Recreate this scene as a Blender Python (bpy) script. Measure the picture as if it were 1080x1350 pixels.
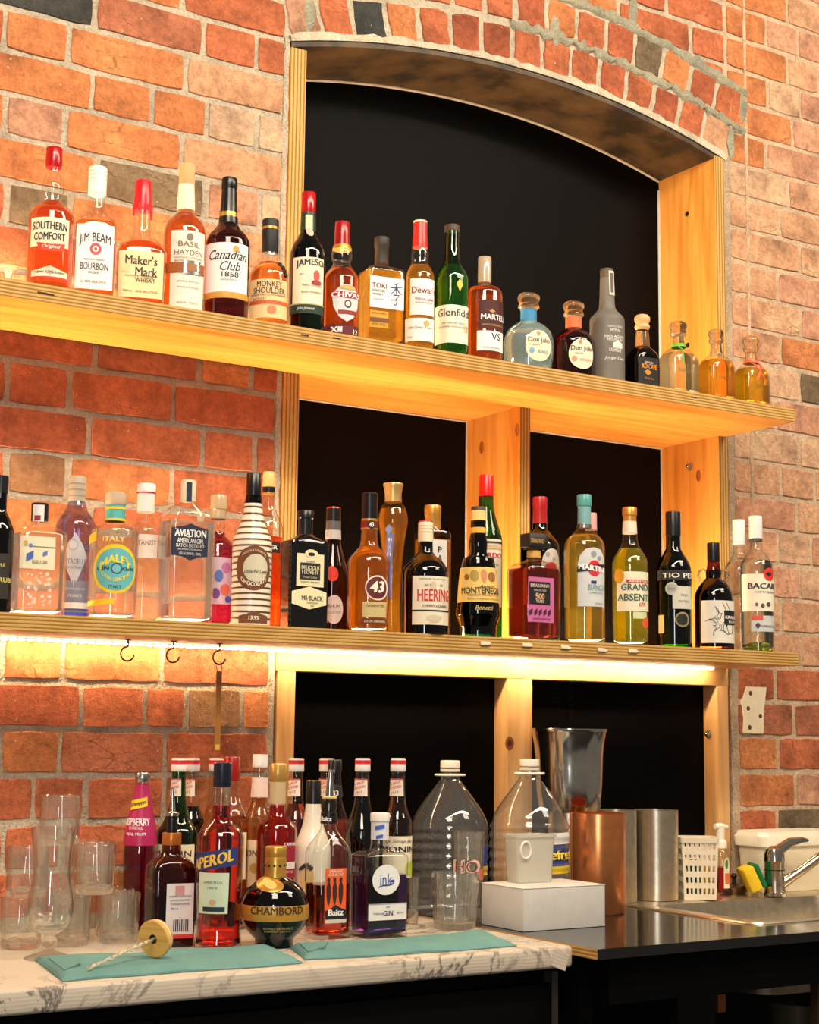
import bpy, bmesh, math, random
from mathutils import Vector, Matrix
random.seed(7)
SC = bpy.context.scene
COL = SC.collection
for o in list(bpy.data.objects): bpy.data.objects.remove(o)

# ---------------------------------------------------------------- camera, world, lights, exposure
F, YAW, PITCH, ROLL = 2085.5, 0.56559, 0.138116, 0.0118225
CAM = Vector((0.0, -2.86, 1.268))
_f = Vector((math.sin(YAW)*math.cos(PITCH), math.cos(YAW)*math.cos(PITCH), math.sin(PITCH)))
_r = Vector((math.cos(YAW), -math.sin(YAW), 0)); _u = _r.cross(_f)
RIGHT = math.cos(ROLL)*_r + math.sin(ROLL)*_u
UP = -math.sin(ROLL)*_r + math.cos(ROLL)*_u
FWD = _f
cd = bpy.data.cameras.new('camera'); cam = bpy.data.objects.new('camera', cd); COL.objects.link(cam)
m = Matrix((( RIGHT.x, UP.x, -FWD.x, CAM.x), (RIGHT.y, UP.y, -FWD.y, CAM.y), (RIGHT.z, UP.z, -FWD.z, CAM.z), (0,0,0,1)))
cam.matrix_world = m
cd.sensor_fit = 'VERTICAL'; cd.sensor_height = 36.0; cd.sensor_width = 28.8
cd.lens = F/1350*36.0; cd.clip_start = 0.05
SC.camera = cam

W = bpy.data.worlds.new('world'); SC.world = W; W.use_nodes = True
W.node_tree.nodes['Background'].inputs[0].default_value = (1.0, 0.88, 0.74, 1)
W.node_tree.nodes['Background'].inputs[1].default_value = 0.15
SC.view_settings.view_transform = 'Standard'; SC.view_settings.look = 'None'
SC.view_settings.exposure = 0.08; SC.view_settings.gamma = 1.0; SC.view_settings.use_curve_mapping = False
SC.cycles.max_bounces = 14; SC.cycles.transmission_bounces = 12; SC.cycles.transparent_max_bounces = 24
SC.cycles.diffuse_bounces = 4; SC.cycles.glossy_bounces = 5
SC.cycles.use_denoising = True
SC.cycles.sample_clamp_indirect = 6.0
SC.cycles.blur_glossy = 0.5

def area(name, loc, target, sx, sy, power, col):
    l = bpy.data.lights.new(name, 'AREA'); l.shape = 'RECTANGLE'; l.size = sx; l.size_y = sy
    l.energy = power; l.color = col
    o = bpy.data.objects.new(name, l); COL.objects.link(o); o.location = loc
    o.rotation_euler = (Vector(target)-Vector(loc)).to_track_quat('-Z', 'Y').to_euler()
    return o
# long warm ceiling tube in front of the shelves, a tall daylight doorway behind the camera, a bar pendant, an added right-wall fill
area('ceiling_tube_light', (1.9, -1.75, 3.45), (1.9, 0, 2.0), 3.8, 0.12, 68, (1.0, 0.86, 0.66))
area('doorway_daylight', (-1.5, -4.75, 1.75), (1.9, -0.1, 1.6), 0.42, 1.7, 42, (0.90, 0.94, 1.0))
area('room_pendant_light', (0.2, -2.5, 3.6), (1.4, 0, 2.2), 1.0, 1.0, 56, (1.0, 0.86, 0.68))
area('right_wall_fill_light', (3.3, -2.3, 3.5), (3.0, 0, 2.2), 0.9, 0.9, 32, (1.0, 0.84, 0.66))  # fill lamp added only to brighten the right wall, not a known fitting

# ---------------------------------------------------------------- pixel -> world helpers (1080 x 1350 frame)
def ray(px, py): return FWD + RIGHT*((px-540)/F) - UP*((py-675)/F)
def atY(px, py, Y):
    d = ray(px, py); return CAM + d*((Y-CAM.y)/d.y)
def atZ(px, py, Z):
    d = ray(px, py); return CAM + d*((Z-CAM.z)/d.z)
def proj(p):
    v = Vector(p)-CAM; w = v.dot(FWD); return 540+F*v.dot(RIGHT)/w, 675-F*v.dot(UP)/w, w
def x_at(px, z, Y=0.0):
    t = (px-540)/F; n = RIGHT - FWD*t      # n.(p-CAM)=0
    return CAM.x - (n.y*(Y-CAM.y)+n.z*(z-CAM.z))/n.x

# ---------------------------------------------------------------- materials
def lin(c):
    out = []
    for v in c[:3]:
        v = v/255.0; out.append(v/12.92 if v <= 0.04045 else ((v+0.055)/1.055)**2.4)
    return (*out, 1.0)
MATS = {}
def new_mat(name):
    m = bpy.data.materials.new(name); m.use_nodes = True
    return m, m.node_tree, m.node_tree.nodes['Principled BSDF']
def nd(t, kind, **kw):
    n = t.nodes.new(kind)
    for k, v in kw.items(): setattr(n, k, v)
    return n
def coords(t, scale=(1,1,1), rnd=True, src='Object'):
    tc = nd(t, 'ShaderNodeTexCoord'); mp = nd(t, 'ShaderNodeMapping'); mp.inputs['Scale'].default_value = scale
    t.links.new(tc.outputs[src], mp.inputs['Vector'])
    if not rnd: return mp.outputs[0]
    oi = nd(t, 'ShaderNodeObjectInfo'); mu = nd(t, 'ShaderNodeMath', operation='MULTIPLY'); mu.inputs[1].default_value = 57.0
    t.links.new(oi.outputs['Random'], mu.inputs[0])
    ad = nd(t, 'ShaderNodeVectorMath', operation='ADD'); t.links.new(mp.outputs[0], ad.inputs[0]); t.links.new(mu.outputs[0], ad.inputs[1])
    return ad.outputs[0]
def noise(t, vec, scale, detail=4, rough=0.6, dist=0.0):
    n = nd(t, 'ShaderNodeTexNoise'); n.inputs['Scale'].default_value = scale; n.inputs['Detail'].default_value = detail
    n.inputs['Roughness'].default_value = rough; n.inputs['Distortion'].default_value = dist
    t.links.new(vec, n.inputs['Vector']); return n.outputs['Fac']
def ramp(t, fac, stops):
    r = nd(t, 'ShaderNodeValToRGB'); e = r.color_ramp.elements
    while len(e) < len(stops): e.new(0.5)
    for i, (p, c) in enumerate(stops):
        e[i].position = p; e[i].color = lin(c)
    t.links.new(fac, r.inputs[0]); return r.outputs[0]
def bump(t, bsdf, fac, strength, dist=0.004):
    b = nd(t, 'ShaderNodeBump'); b.inputs['Strength'].default_value = strength; b.inputs['Distance'].default_value = dist
    t.links.new(fac, b.inputs['Height']); t.links.new(b.outputs[0], bsdf.inputs['Normal'])
def mixc(t, fac, a, b, mode='MIX'):
    m = nd(t, 'ShaderNodeMix', data_type='RGBA', blend_type=mode)
    if isinstance(fac, (int, float)): m.inputs[0].default_value = fac
    else: t.links.new(fac, m.inputs[0])
    for s, v in ((6, a), (7, b)):
        if isinstance(v, tuple): m.inputs[s].default_value = v
        else: t.links.new(v, m.inputs[s])
    return m.outputs[2]
def flat(col, rough=0.5, metal=0.0, var=0.022, spec=0.5):
    """plain paint / paper / plastic with a faint procedural tone variation"""
    key = ('flat', tuple(col), rough, metal)
    if key in MATS: return MATS[key]
    m, t, b = new_mat('paint_%d_%d_%d' % tuple(col))
    v = coords(t, rnd=False); n = noise(t, v, 35, 3)
    lo = tuple(max(0, c*(1-var)) for c in col); hi = tuple(min(255, c*(1+var)) for c in col)
    t.links.new(ramp(t, n, [(0.3, lo), (0.7, hi)]), b.inputs['Base Color'])
    b.inputs['Roughness'].default_value = rough; b.inputs['Metallic'].default_value = metal
    b.inputs['Specular IOR Level'].default_value = spec
    MATS[key] = m; return m
def glass_thin(col, gloss_rough=0.02, body=0.0, bodycol=(255,255,255), edge=3.2):
    """thin bottle wall: fresnel mix of tinted transparency and reflection"""
    key = ('thin', tuple(col), gloss_rough, body, edge)
    if key in MATS: return MATS[key]
    m, t, b = new_mat('thin_glass_%d_%d_%d' % tuple(col)); t.nodes.remove(b)
    tr = nd(t, 'ShaderNodeBsdfTransparent'); tr.inputs[0].default_value = lin(col)
    gl = nd(t, 'ShaderNodeBsdfGlossy'); gl.inputs['Roughness'].default_value = gloss_rough
    lw = nd(t, 'ShaderNodeLayerWeight'); lw.inputs['Blend'].default_value = 0.5
    pw = nd(t, 'ShaderNodeMath', operation='POWER'); pw.inputs[1].default_value = edge; t.links.new(lw.outputs['Facing'], pw.inputs[0])
    ma = nd(t, 'ShaderNodeMath', operation='MULTIPLY_ADD'); ma.inputs[1].default_value = 0.85; ma.inputs[2].default_value = 0.06
    t.links.new(pw.outputs[0], ma.inputs[0])
    first = tr.outputs[0]
    if body > 0:
        df = nd(t, 'ShaderNodeBsdfDiffuse'); df.inputs[0].default_value = lin(bodycol)
        mb = nd(t, 'ShaderNodeMixShader'); mb.inputs[0].default_value = body
        t.links.new(tr.outputs[0], mb.inputs[1]); t.links.new(df.outputs[0], mb.inputs[2]); first = mb.outputs[0]
    mx = nd(t, 'ShaderNodeMixShader'); t.links.new(ma.outputs[0], mx.inputs[0])
    t.links.new(first, mx.inputs[1]); t.links.new(gl.outputs[0], mx.inputs[2])
    t.links.new(mx.outputs[0], t.nodes['Material Output'].inputs[0])
    MATS[key] = m; return m
def liquid(col, ior=1.34, rough=0.0, haze=0.0):
    key = ('liq', tuple(col), ior, rough, haze)
    if key in MATS: return MATS[key]
    m, t, b = new_mat('liquid_%d_%d_%d' % tuple(col))
    b.inputs['Base Color'].default_value = lin(col); b.inputs['Transmission Weight'].default_value = 1.0
    b.inputs['IOR'].default_value = ior; b.inputs['Roughness'].default_value = rough
    if haze > 0:
        tl = nd(t, 'ShaderNodeBsdfTranslucent'); tl.inputs[0].default_value = tuple(x**1.25 for x in lin(col)[:3])+(1.0,)
        mx = nd(t, 'ShaderNodeMixShader'); mx.inputs[0].default_value = haze
        t.links.new(b.outputs[0], mx.inputs[1]); t.links.new(tl.outputs[0], mx.inputs[2]); t.links.new(mx.outputs[0], t.nodes['Material Output'].inputs[0])
    MATS[key] = m; return m
def brick_mat(name, col):
    m, t, b = new_mat('brick_'+name)
    v = coords(t)
    n1 = noise(t, v, 9, 5, 0.65); n2 = noise(t, v, 70, 6, 0.75); n3 = noise(t, v, 130, 2, 0.5)
    dk = tuple(c*0.72 for c in col); lt = tuple(min(255, c*1.16+6) for c in col)
    base = ramp(t, n1, [(0.28, dk), (0.5, col), (0.72, lt)])
    fine = ramp(t, n2, [(0.35, (190,190,190)), (0.6, (255,255,255))])
    c = mixc(t, 0.7, base, fine, 'MULTIPLY')
    vo = nd(t, 'ShaderNodeTexVoronoi'); vo.inputs['Scale'].default_value = 42; vo.inputs['Randomness'].default_value = 1; wv = nd(t, 'ShaderNodeVectorMath', operation='MULTIPLY_ADD'); wn = nd(t, 'ShaderNodeTexNoise'); wn.inputs['Scale'].default_value = 120; t.links.new(v, wn.inputs['Vector']); t.links.new(wn.outputs['Color'], wv.inputs[0]); wv.inputs[1].default_value = (.012, .012, .012); t.links.new(v, wv.inputs[2]); t.links.new(wv.outputs[0], vo.inputs['Vector'])
    sp = ramp(t, vo.outputs['Distance'], [(0.035, (255,255,255)), (0.075, (0,0,0))])
    c = mixc(t, sp, c, lin((225, 205, 180)))
    cv = nd(t, 'ShaderNodeVectorMath', operation='MULTIPLY'); t.links.new(wv.outputs[0], cv.inputs[0]); cv.inputs[1].default_value = (10, 10, 34)
    ce = nd(t, 'ShaderNodeTexVoronoi', feature='DISTANCE_TO_EDGE'); ce.inputs['Scale'].default_value = 1.0; t.links.new(cv.outputs[0], ce.inputs['Vector'])
    cr = ramp(t, ce.outputs['Distance'], [(0.012, (255,255,255)), (0.035, (0,0,0))]); cm = ramp(t, n1, [(0.55, (0,0,0)), (0.64, (220,220,220))])
    ck = mixc(t, 1.0, cr, cm, 'MULTIPLY'); c = mixc(t, ck, c, tuple(x*.4 for x in lin(col)[:3])+(1.0,))
    t.links.new(c, b.inputs['Base Color']); b.inputs['Roughness'].default_value = 0.9
    b.inputs['Specular IOR Level'].default_value = 0.15
    ad = nd(t, 'ShaderNodeMath', operation='ADD'); t.links.new(n2, ad.inputs[0]); t.links.new(n1, ad.inputs[1])
    bump(t, b, ad.outputs[0], 1.0, 0.011)
    return m
def mortar_mat(name, col):
    m, t, b = new_mat(name); v = coords(t, rnd=False)
    n1 = noise(t, v, 14, 6, 0.7); n2 = noise(t, v, 160, 3, 0.7)
    c = ramp(t, n1, [(0.3, tuple(x*0.78 for x in col)), (0.65, col)])
    c = mixc(t, 0.5, c, ramp(t, n2, [(0.35, (198,194,190)), (0.6, (255,255,255))]), 'MULTIPLY')
    t.links.new(c, b.inputs['Base Color']); b.inputs['Roughness'].default_value = 0.95; b.inputs['Specular IOR Level'].default_value = 0.1
    ad = nd(t, 'ShaderNodeMath', operation='ADD'); t.links.new(n2, ad.inputs[0]); t.links.new(n1, ad.inputs[1])
    bump(t, b, ad.outputs[0], 1.0, 0.008); return m
def wood_mat(name, axis, c1, c2, c3, rough=0.45, fine=26):
    m, t, b = new_mat(name); s = [fine]*3; s['xyz'.index(axis)] = 1.6
    v = coords(t, tuple(s))
    n1 = noise(t, v, 1.0, 5, 0.6, 1.4); s2 = [3.5]*3; s2['xyz'.index(axis)] = 0.9
    n2 = noise(t, coords(t, tuple(s2)), 1.4, 3, 0.5, 1.0)
    c = ramp(t, n1, [(0.30, c3), (0.48, c1), (0.62, c2), (0.75, c1)])
    c = mixc(t, 0.55, c, ramp(t, n2, [(0.32, (215,180,140)), (0.6, (255,255,255))]), 'MULTIPLY')
    t.links.new(c, b.inputs['Base Color']); b.inputs['Roughness'].default_value = rough; b.inputs['Specular IOR Level'].default_value = 0.3
    bump(t, b, n1, 0.12, 0.002); return m
def ply_edge_mat(name, axis, period=0.0064):
    """stacked veneers across the board's thickness axis"""
    m, t, b = new_mat(name)
    tc = nd(t, 'ShaderNodeTexCoord'); sp = nd(t, 'ShaderNodeSeparateXYZ'); t.links.new(tc.outputs['Object'], sp.inputs[0])
    n = noise(t, tc.outputs['Object'], 6, 3); nm = nd(t, 'ShaderNodeMath', operation='MULTIPLY_ADD'); nm.inputs[1].default_value = 0.0022
    t.links.new(n, nm.inputs[0]); t.links.new(sp.outputs['xyz'.index(axis)], nm.inputs[2])
    mu = nd(t, 'ShaderNodeMath', operation='MULTIPLY'); mu.inputs[1].default_value = 2*math.pi/period; t.links.new(nm.outputs[0], mu.inputs[0])
    si = nd(t, 'ShaderNodeMath', operation='SINE'); t.links.new(mu.outputs[0], si.inputs[0])
    ma = nd(t, 'ShaderNodeMath', operation='MULTIPLY_ADD'); ma.inputs[1].default_value = 0.5; ma.inputs[2].default_value = 0.5; t.links.new(si.outputs[0], ma.inputs[0])
    c = ramp(t, ma.outputs[0], [(0.05, (146, 104, 52)), (0.35, (192, 148, 80)), (0.8, (212, 170, 98))])
    s = [9, 9, 9]; s['xyz'.index(axis)] = 160
    n2 = noise(t, coords(t, tuple(s), rnd=False), 6, 4, 0.7)
    c = mixc(t, 0.45, c, ramp(t, n2, [(0.32, (150,130,100)), (0.6, (255,255,255))]), 'MULTIPLY')
    t.links.new(c, b.inputs['Base Color']); b.inputs['Roughness'].default_value = 0.6; b.inputs['Specular IOR Level'].default_value = 0.2
    bump(t, b, ma.outputs[0], 0.25, 0.001); return m
BR = {k: brick_mat(k, c) for k, c in dict(red=(206,118,80), orange=(226,142,90), brown=(194,120,88), pink=(220,164,132), pale=(232,192,158),
      tan=(170,128,92), olive=(138,118,92), dark=(78,78,74), deep=(192,106,74), peach=(230,172,132), rpeach=(234,176,136), rpale=(236,188,150), rpink=(228,166,132)).items()}
M_MORTAR = mortar_mat('lime_mortar', (220, 204, 178))
M_MORTAR_G = mortar_mat('grey_cement', (182, 178, 154))
M_MORTAR_R = mortar_mat('tan_mortar', (236, 204, 170))
M_MORTAR_L = mortar_mat('pale_plaster', (236, 220, 194))
WC = ((234,162,72), (242,178,90), (212,132,46))
M_PLYX = wood_mat('plywood_face_lengthwise', 'x', *WC)
M_PLYZ = wood_mat('plywood_face_upright', 'z', *WC)
M_EDGEZ = ply_edge_mat('plywood_edge_flat', 'z'); M_EDGEX = ply_edge_mat('plywood_edge_upright', 'x', .0085)
M_PINEZ = wood_mat('pine_stud_upright', 'z', (224,178,118), (234,192,136), (204,150,88), fine=14)
M_PINEX = wood_mat('pine_rail', 'x', (224,174,110), (234,188,126), (204,146,80), fine=14)
def simple(name, col, rough, metal=0.0, bscale=None, bstr=0.2, stops=None, nscale=20, spec=0.5):
    m, t, b = new_mat(name); v = coords(t, rnd=False)
    n = noise(t, v, nscale, 4)
    t.links.new(ramp(t, n, stops or [(0.3, tuple(c*0.9 for c in col)), (0.7, col)]), b.inputs['Base Color'])
    b.inputs['Roughness'].default_value = rough; b.inputs['Metallic'].default_value = metal; b.inputs['Specular IOR Level'].default_value = spec
    if bscale: bump(t, b, noise(t, v, bscale, 3), bstr, 0.002)
    return m
M_PANEL = simple('black_film_panel', (4, 3, 3), 0.5, bscale=90, bstr=0.06, spec=0.05)
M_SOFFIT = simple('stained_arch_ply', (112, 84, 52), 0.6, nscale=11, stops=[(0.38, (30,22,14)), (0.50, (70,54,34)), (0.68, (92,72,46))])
M_SEAL = simple('white_sealant', (205, 198, 182), 0.7, nscale=60)
M_BLACKTOP = simple('black_formply_top', (20, 18, 17), 0.12, nscale=8, spec=0.6)
M_BLACK = simple('black_cabinet', (5, 4, 4), 0.6, spec=0.08)
M_BLACKEDGE = simple('black_painted_edge', (18, 17, 17), 0.5)
M_CHROME = simple('polished_steel', (225, 218, 205), 0.14, 1.0)
M_STEEL = simple('brushed_steel', (222, 206, 178), 0.3, .92, nscale=60)
M_COPPER = simple('brushed_copper', (248, 158, 96), 0.26, .88, nscale=60)
M_DARKMETAL = simple('dark_iron', (46, 32, 22), 0.5, 0.5)
M_FLOOR = simple('dark_floor', (44, 38, 34), 0.6, bscale=30)
M_WHITEPL = flat((232, 228, 218), 0.4)
M_GLASS = liquid((252, 252, 250), 1.47)
# ---------------------------------------------------------------- mesh helpers
def mk(name, verts, faces, mat, parent=None, smooth=None, loc=None):
    me = bpy.data.meshes.new(name); me.from_pydata([tuple(v) for v in verts], [], faces)
    mats = mat if isinstance(mat, (list, tuple)) else [mat]
    for mm in mats: me.materials.append(mm)
    if smooth is not None:
        me.polygons.foreach_set('use_smooth', [True]*len(me.polygons))
        me.update()
        if smooth < 179: me.set_sharp_from_angle(angle=math.radians(smooth))
    me.update()
    o = bpy.data.objects.new(name, me); COL.objects.link(o)
    if parent is not None: o.parent = parent
    if loc is not None: o.location = loc
    return o
def empty(name, loc, rz=0.0):
    o = bpy.data.objects.new(name, None); o.empty_display_size = 0.05; COL.objects.link(o); o.location = loc; o.rotation_euler = (0, 0, rz); return o
def tag(o, label, cat=None, group=None, kind=None):
    if label: o['label'] = label
    if cat: o['category'] = cat
    if group: o['group'] = group
    if kind: o['kind'] = kind
    return o
def box_data(x0, x1, y0, y1, z0, z1, bev=0.0):
    if bev <= 0:
        v = [(x0,y0,z0),(x1,y0,z0),(x1,y1,z0),(x0,y1,z0),(x0,y0,z1),(x1,y0,z1),(x1,y1,z1),(x0,y1,z1)]
        f = [(0,3,2,1),(4,5,6,7),(0,1,5,4),(1,2,6,5),(2,3,7,6),(3,0,4,7)]
        return v, f
    bm = bmesh.new(); bmesh.ops.create_cube(bm, size=1.0)
    for q in bm.verts:
        q.co = Vector(((x0+x1)/2+q.co.x*(x1-x0), (y0+y1)/2+q.co.y*(y1-y0), (z0+z1)/2+q.co.z*(z1-z0)))
    bmesh.ops.bevel(bm, geom=list(bm.edges), offset=bev, segments=3, profile=0.5, affect='EDGES')
    bm.verts.ensure_lookup_table(); bm.verts.index_update()
    v = [tuple(q.co) for q in bm.verts]; f = [tuple(q.index for q in fa.verts) for fa in bm.faces]; bm.free(); return v, f
def box(name, x0, x1, y0, y1, z0, z1, mat, parent=None, bev=0.0):
    v, f = box_data(x0, x1, y0, y1, z0, z1, bev)
    c = Vector(((x0+x1)/2, (y0+y1)/2, (z0+z1)/2))
    return mk(name, [Vector(q)-c for q in v], f, mat, parent, smooth=(35 if bev > 0 else None), loc=c)
def board(name, x0, x1, y0, y1, z0, z1, thick, mface, medge, parent=None):
    """a sheet board: its two broad faces get mface, its edges medge; thick = axis across the sheet"""
    o = box(name, x0, x1, y0, y1, z0, z1, [mface, medge], parent)
    a = 'xyz'.index(thick)
    for p in o.data.polygons: p.material_index = 0 if abs(p.normal[a]) > 0.9 else 1
    return o
def rings(rs, n, cap0=True, cap1=True, close=False):
    """rs: list of rings, each a list of n points"""
    v = [p for r in rs for p in r]; f = []
    for i in range(len(rs)-1):
        for j in range(n):
            a, b = i*n+j, i*n+(j+1) % n
            f.append((a, b, b+n, a+n))
    if cap0: f.append(tuple(range(n-1, -1, -1)))
    if cap1: f.append(tuple((len(rs)-1)*n+j for j in range(n)))
    return v, f
def circ(r, z, n=32, cx=0, cy=0): return [(cx+r*math.sin(2*math.pi*j/n), cy-r*math.cos(2*math.pi*j/n), z) for j in range(n)]
def lathe(name, prof, mat, parent=None, n=32, cap0=True, cap1=True, smooth=35, loc=None):
    v, f = rings([circ(max(r, 1e-4), z, n) for r, z in prof], n, cap0, cap1)
    return mk(name, v, f, mat, parent, smooth, loc)
def tube(name, pts, r, mat, parent=None, n=10, loc=None):
    pts = [Vector(p) for p in pts]; rs = []; up = Vector((0, 0, 1)); rr = r if isinstance(r, (list, tuple)) else [r]*len(pts)
    for i, p in enumerate(pts):
        d = (pts[min(i+1, len(pts)-1)]-pts[max(i-1, 0)]).normalized()
        a = d.cross(up if abs(d.z) < 0.95 else Vector((1, 0, 0))).normalized(); b = a.cross(d).normalized()
        if rs and a.dot(la) < 0: a, b = -a, -b
        la = a
        rs.append([tuple(p + a*rr[i]*math.cos(2*math.pi*j/n) + b*rr[i]*math.sin(2*math.pi*j/n)) for j in range(n)])
    v, f = rings(rs, n); return mk(name, v, f, mat, parent, 50, loc)

# ---------------------------------------------------------------- the brick wall
ZJ = lambda k: 2.5565-0.086*k
XL, XR = 1.490, 2.772          # ends of the brickwork each side of the opening
AC, AZ, AR = 2.128, 0.535, 2.2835  # arch circle
def arc_z(x, r): 
    d = r*r-(x-AC)**2
    return AZ+math.sqrt(d) if d > 0 else AZ
DEP = 0.20
# mortar bed of each wall part, face 5 mm behind the brick faces
def slab(name, outline, y0, y1, mat):
    n = len(outline); v = [(x, y0, z) for x, z in outline]+[(x, y1, z) for x, z in outline]
    f = [tuple(range(n)), tuple(range(2*n-1, n-1, -1))]+[(j, j+n, (j+1) % n+n, (j+1) % n) for j in range(n)]
    o = mk(name, v, f, mat)
    bm = bmesh.new(); bm.from_mesh(o.data); bmesh.ops.recalc_face_normals(bm, faces=bm.faces); bm.to_mesh(o.data); bm.free()
    return o
wall_l = slab('wall_left', [(-0.7, 0), (XL+0.008, 0), (XL+0.008, 3.42), (-0.7, 3.42)], 0.0025, DEP, M_MORTAR)
wall_r = slab('wall_right', [(XR-0.018, 0), (4.3, 0), (4.3, 3.42), (XR-0.018, 3.42)], 0.0025, DEP, M_MORTAR_R)
xs = [XL+0.008+(XR-0.018-XL-0.008)*i/30 for i in range(31)]
wall_t = slab('wall_top', [(x, arc_z(x, AR)) for x in xs]+[(xs[-1], 3.42), (xs[0], 3.42)], 0.0025, DEP, M_MORTAR)
for w, l in ((wall_l, 'old red brick wall left of the arched opening'), (wall_r, 'pale red brick wall right of the arched opening'),
             (wall_t, 'brick arch and brickwork above the opening')): tag(w, l, None, None, 'structure')
def brick(parent, quad, mat, jit=0.0015, proud=0.0):
    """quad: outline points (x,z) counter-clockwise from bottom-left; ragged edges and a worn arris"""
    c = Vector((sum(p[0] for p in quad)/len(quad), 0, sum(p[1] for p in quad)/len(quad)))
    pts = []
    for i, p in enumerate(quad):
        q = quad[(i+1) % len(quad)]
        L = math.hypot(q[0]-p[0], q[1]-p[1]); n = 7 if L > 0.15 else (4 if L > 0.08 else 3)
        for s in range(n):
            f = s/n; x = p[0]+(q[0]-p[0])*f; z = p[1]+(q[1]-p[1])*f
            if s == 0: x += (c.x-x)*0.022; z += (c.z-z)*0.05
            pts.append((x+random.uniform(-jit, jit)-c.x, z+random.uniform(-jit, jit)-c.z))
    n = len(pts); ch = 0.0018
    y = -proud-random.uniform(0, 0.002); tl = random.uniform(-.012, .012)
    back = [(x, 0.03, z) for x, z in pts]; mid = [(x, y+ch, z) for x, z in pts]
    def ins(x, z, k):
        L = math.hypot(x, z); return (x*(1-k/L), z*(1-k/L))
    fr = [(*ins(x, z, ch*1.1),) for x, z in pts]; fr = [(x, y+tl*x, z) for x, z in fr]
    v, f = rings([back, mid, fr], n, False, True)
    return mk('brick', v, f, mat, parent, None, c)
def course(parent, k, cuts, mats=None, pool=None, clip=None):
    zt, zb = ZJ(k), ZJ(k+1); jz, jx = 0.0058, 0.0058
    dz = random.uniform(-.0015, .0015)
    for i in range(len(cuts)-1):
        a, b = cuts[i]+jx*random.uniform(.6, 1.3), cuts[i+1]-jx*random.uniform(.6, 1.3)
        if b-a < 0.02: continue
        t, bo = zt-jz+dz, zb+jz+dz
        quad = [(a, bo), (b, bo), (b, t), (a, t)]
        if clip:
            la, lb = max(bo, clip(a)), max(bo, clip(b))
            if t-la < 0.015 and t-lb < 0.015: continue
            quad = [(a, min(la, t-.004)), ((a+b)/2, min(t-.004, max(bo, clip((a+b)/2)))), (b, min(lb, t-.004)), (b, t), (a, t)]
        mt = (mats or {}).get(i) or random.choice(pool)
        brick(parent, quad, BR[mt])
# traced upright joints of the left wall (frame pixels), row number -> list
LP = {-3:[90,241], -2:[126,269,339], -1:[7.4,92,244], 0:[122,200,272,339], 1:[7,86,240], 2:[127,272,342], 3:[9,93,245], 4:[127,270,340], 5:[9,93,243],
      6:[127,264,332], 7:[10,92,228], 8:[118,267,336], 9:[9,91,227], 10:[118,265,334], 11:[9,91,227], 12:[118,265,334],
      13:[4,82,215], 14:[107,191,246,319], 15:[0,79,218], 16:[45,113,217,300], 17:[4,82,215], 18:[107,220,300]}
LM = {-2:{0:'dark',1:'brown',2:'red',3:'red'}, -1:{1:'orange',2:'orange',3:'peach'}, 0:{0:'orange',1:'orange',2:'orange',3:'pale',4:'pale'}, 1:{1:'pink',2:'orange',3:'peach'},
      2:{0:'orange',1:'olive',2:'pink',3:'pale'}, 3:{1:'olive',2:'orange',3:'peach'}, 4:{2:'pink',3:'pale'}, 5:{3:'peach'}, 9:{1:'tan'}, 14:{3:'tan'}}
for k in range(-10, 19):
    z = (ZJ(k)+ZJ(k+1))/2
    if k in LP: cuts = [x_at(p, z) for p in LP[k]]
    else: cuts = [0.93+0.12*(k % 2), 1.17+0.12*(k % 2)]
    while cuts[-1] < XL-0.30: cuts.append(cuts[-1]+0.24)
    while cuts[0] > 0.42: cuts.insert(0, cuts[0]-0.24)
    nn = len(cuts)-len(LP.get(k, [1,1]))
    ins = 0
    cuts = cuts+[XL]
    lead = sum(1 for c in cuts if c < x_at(-1, z))
    mats = {lead-1+i: v for i, v in LM.get(k, {}).items()}
    pool = ['orange','orange','red','red','brown','pink'] if k < 6 else ['red','red','brown','deep','red','orange']
    course(wall_l, k, cuts, mats, pool)
for k in range(-10, 19):
    z = (ZJ(k)+ZJ(k+1))/2
    first = x_at(1026 if k % 2 else 1052, z)
    if k < -1: first = x_at(1014 if k % 2 else 1041, z)
    cuts = [XR, first+random.uniform(-.012, .012)]
    while cuts[-1] < 3.75: cuts.append(cuts[-1]+(0.12 if (random.random() < .18) else 0.24))
    pool = ['rpeach','rpink','rpale','rpeach','rpale'] if k < 13 else ['red','brown','pink','tan']
    mats = {}
    if k < -2: mats = {0: 'orange'}
    if k == 4: mats = {1: 'olive'}
    if k == 3: mats = {1: 'orange'}
    if k in (15, 16): mats = {0: 'orange'}
    if k == 17: mats = {0: 'red', 1: 'olive'}
    course(wall_r, k, cuts, mats, pool)
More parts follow.
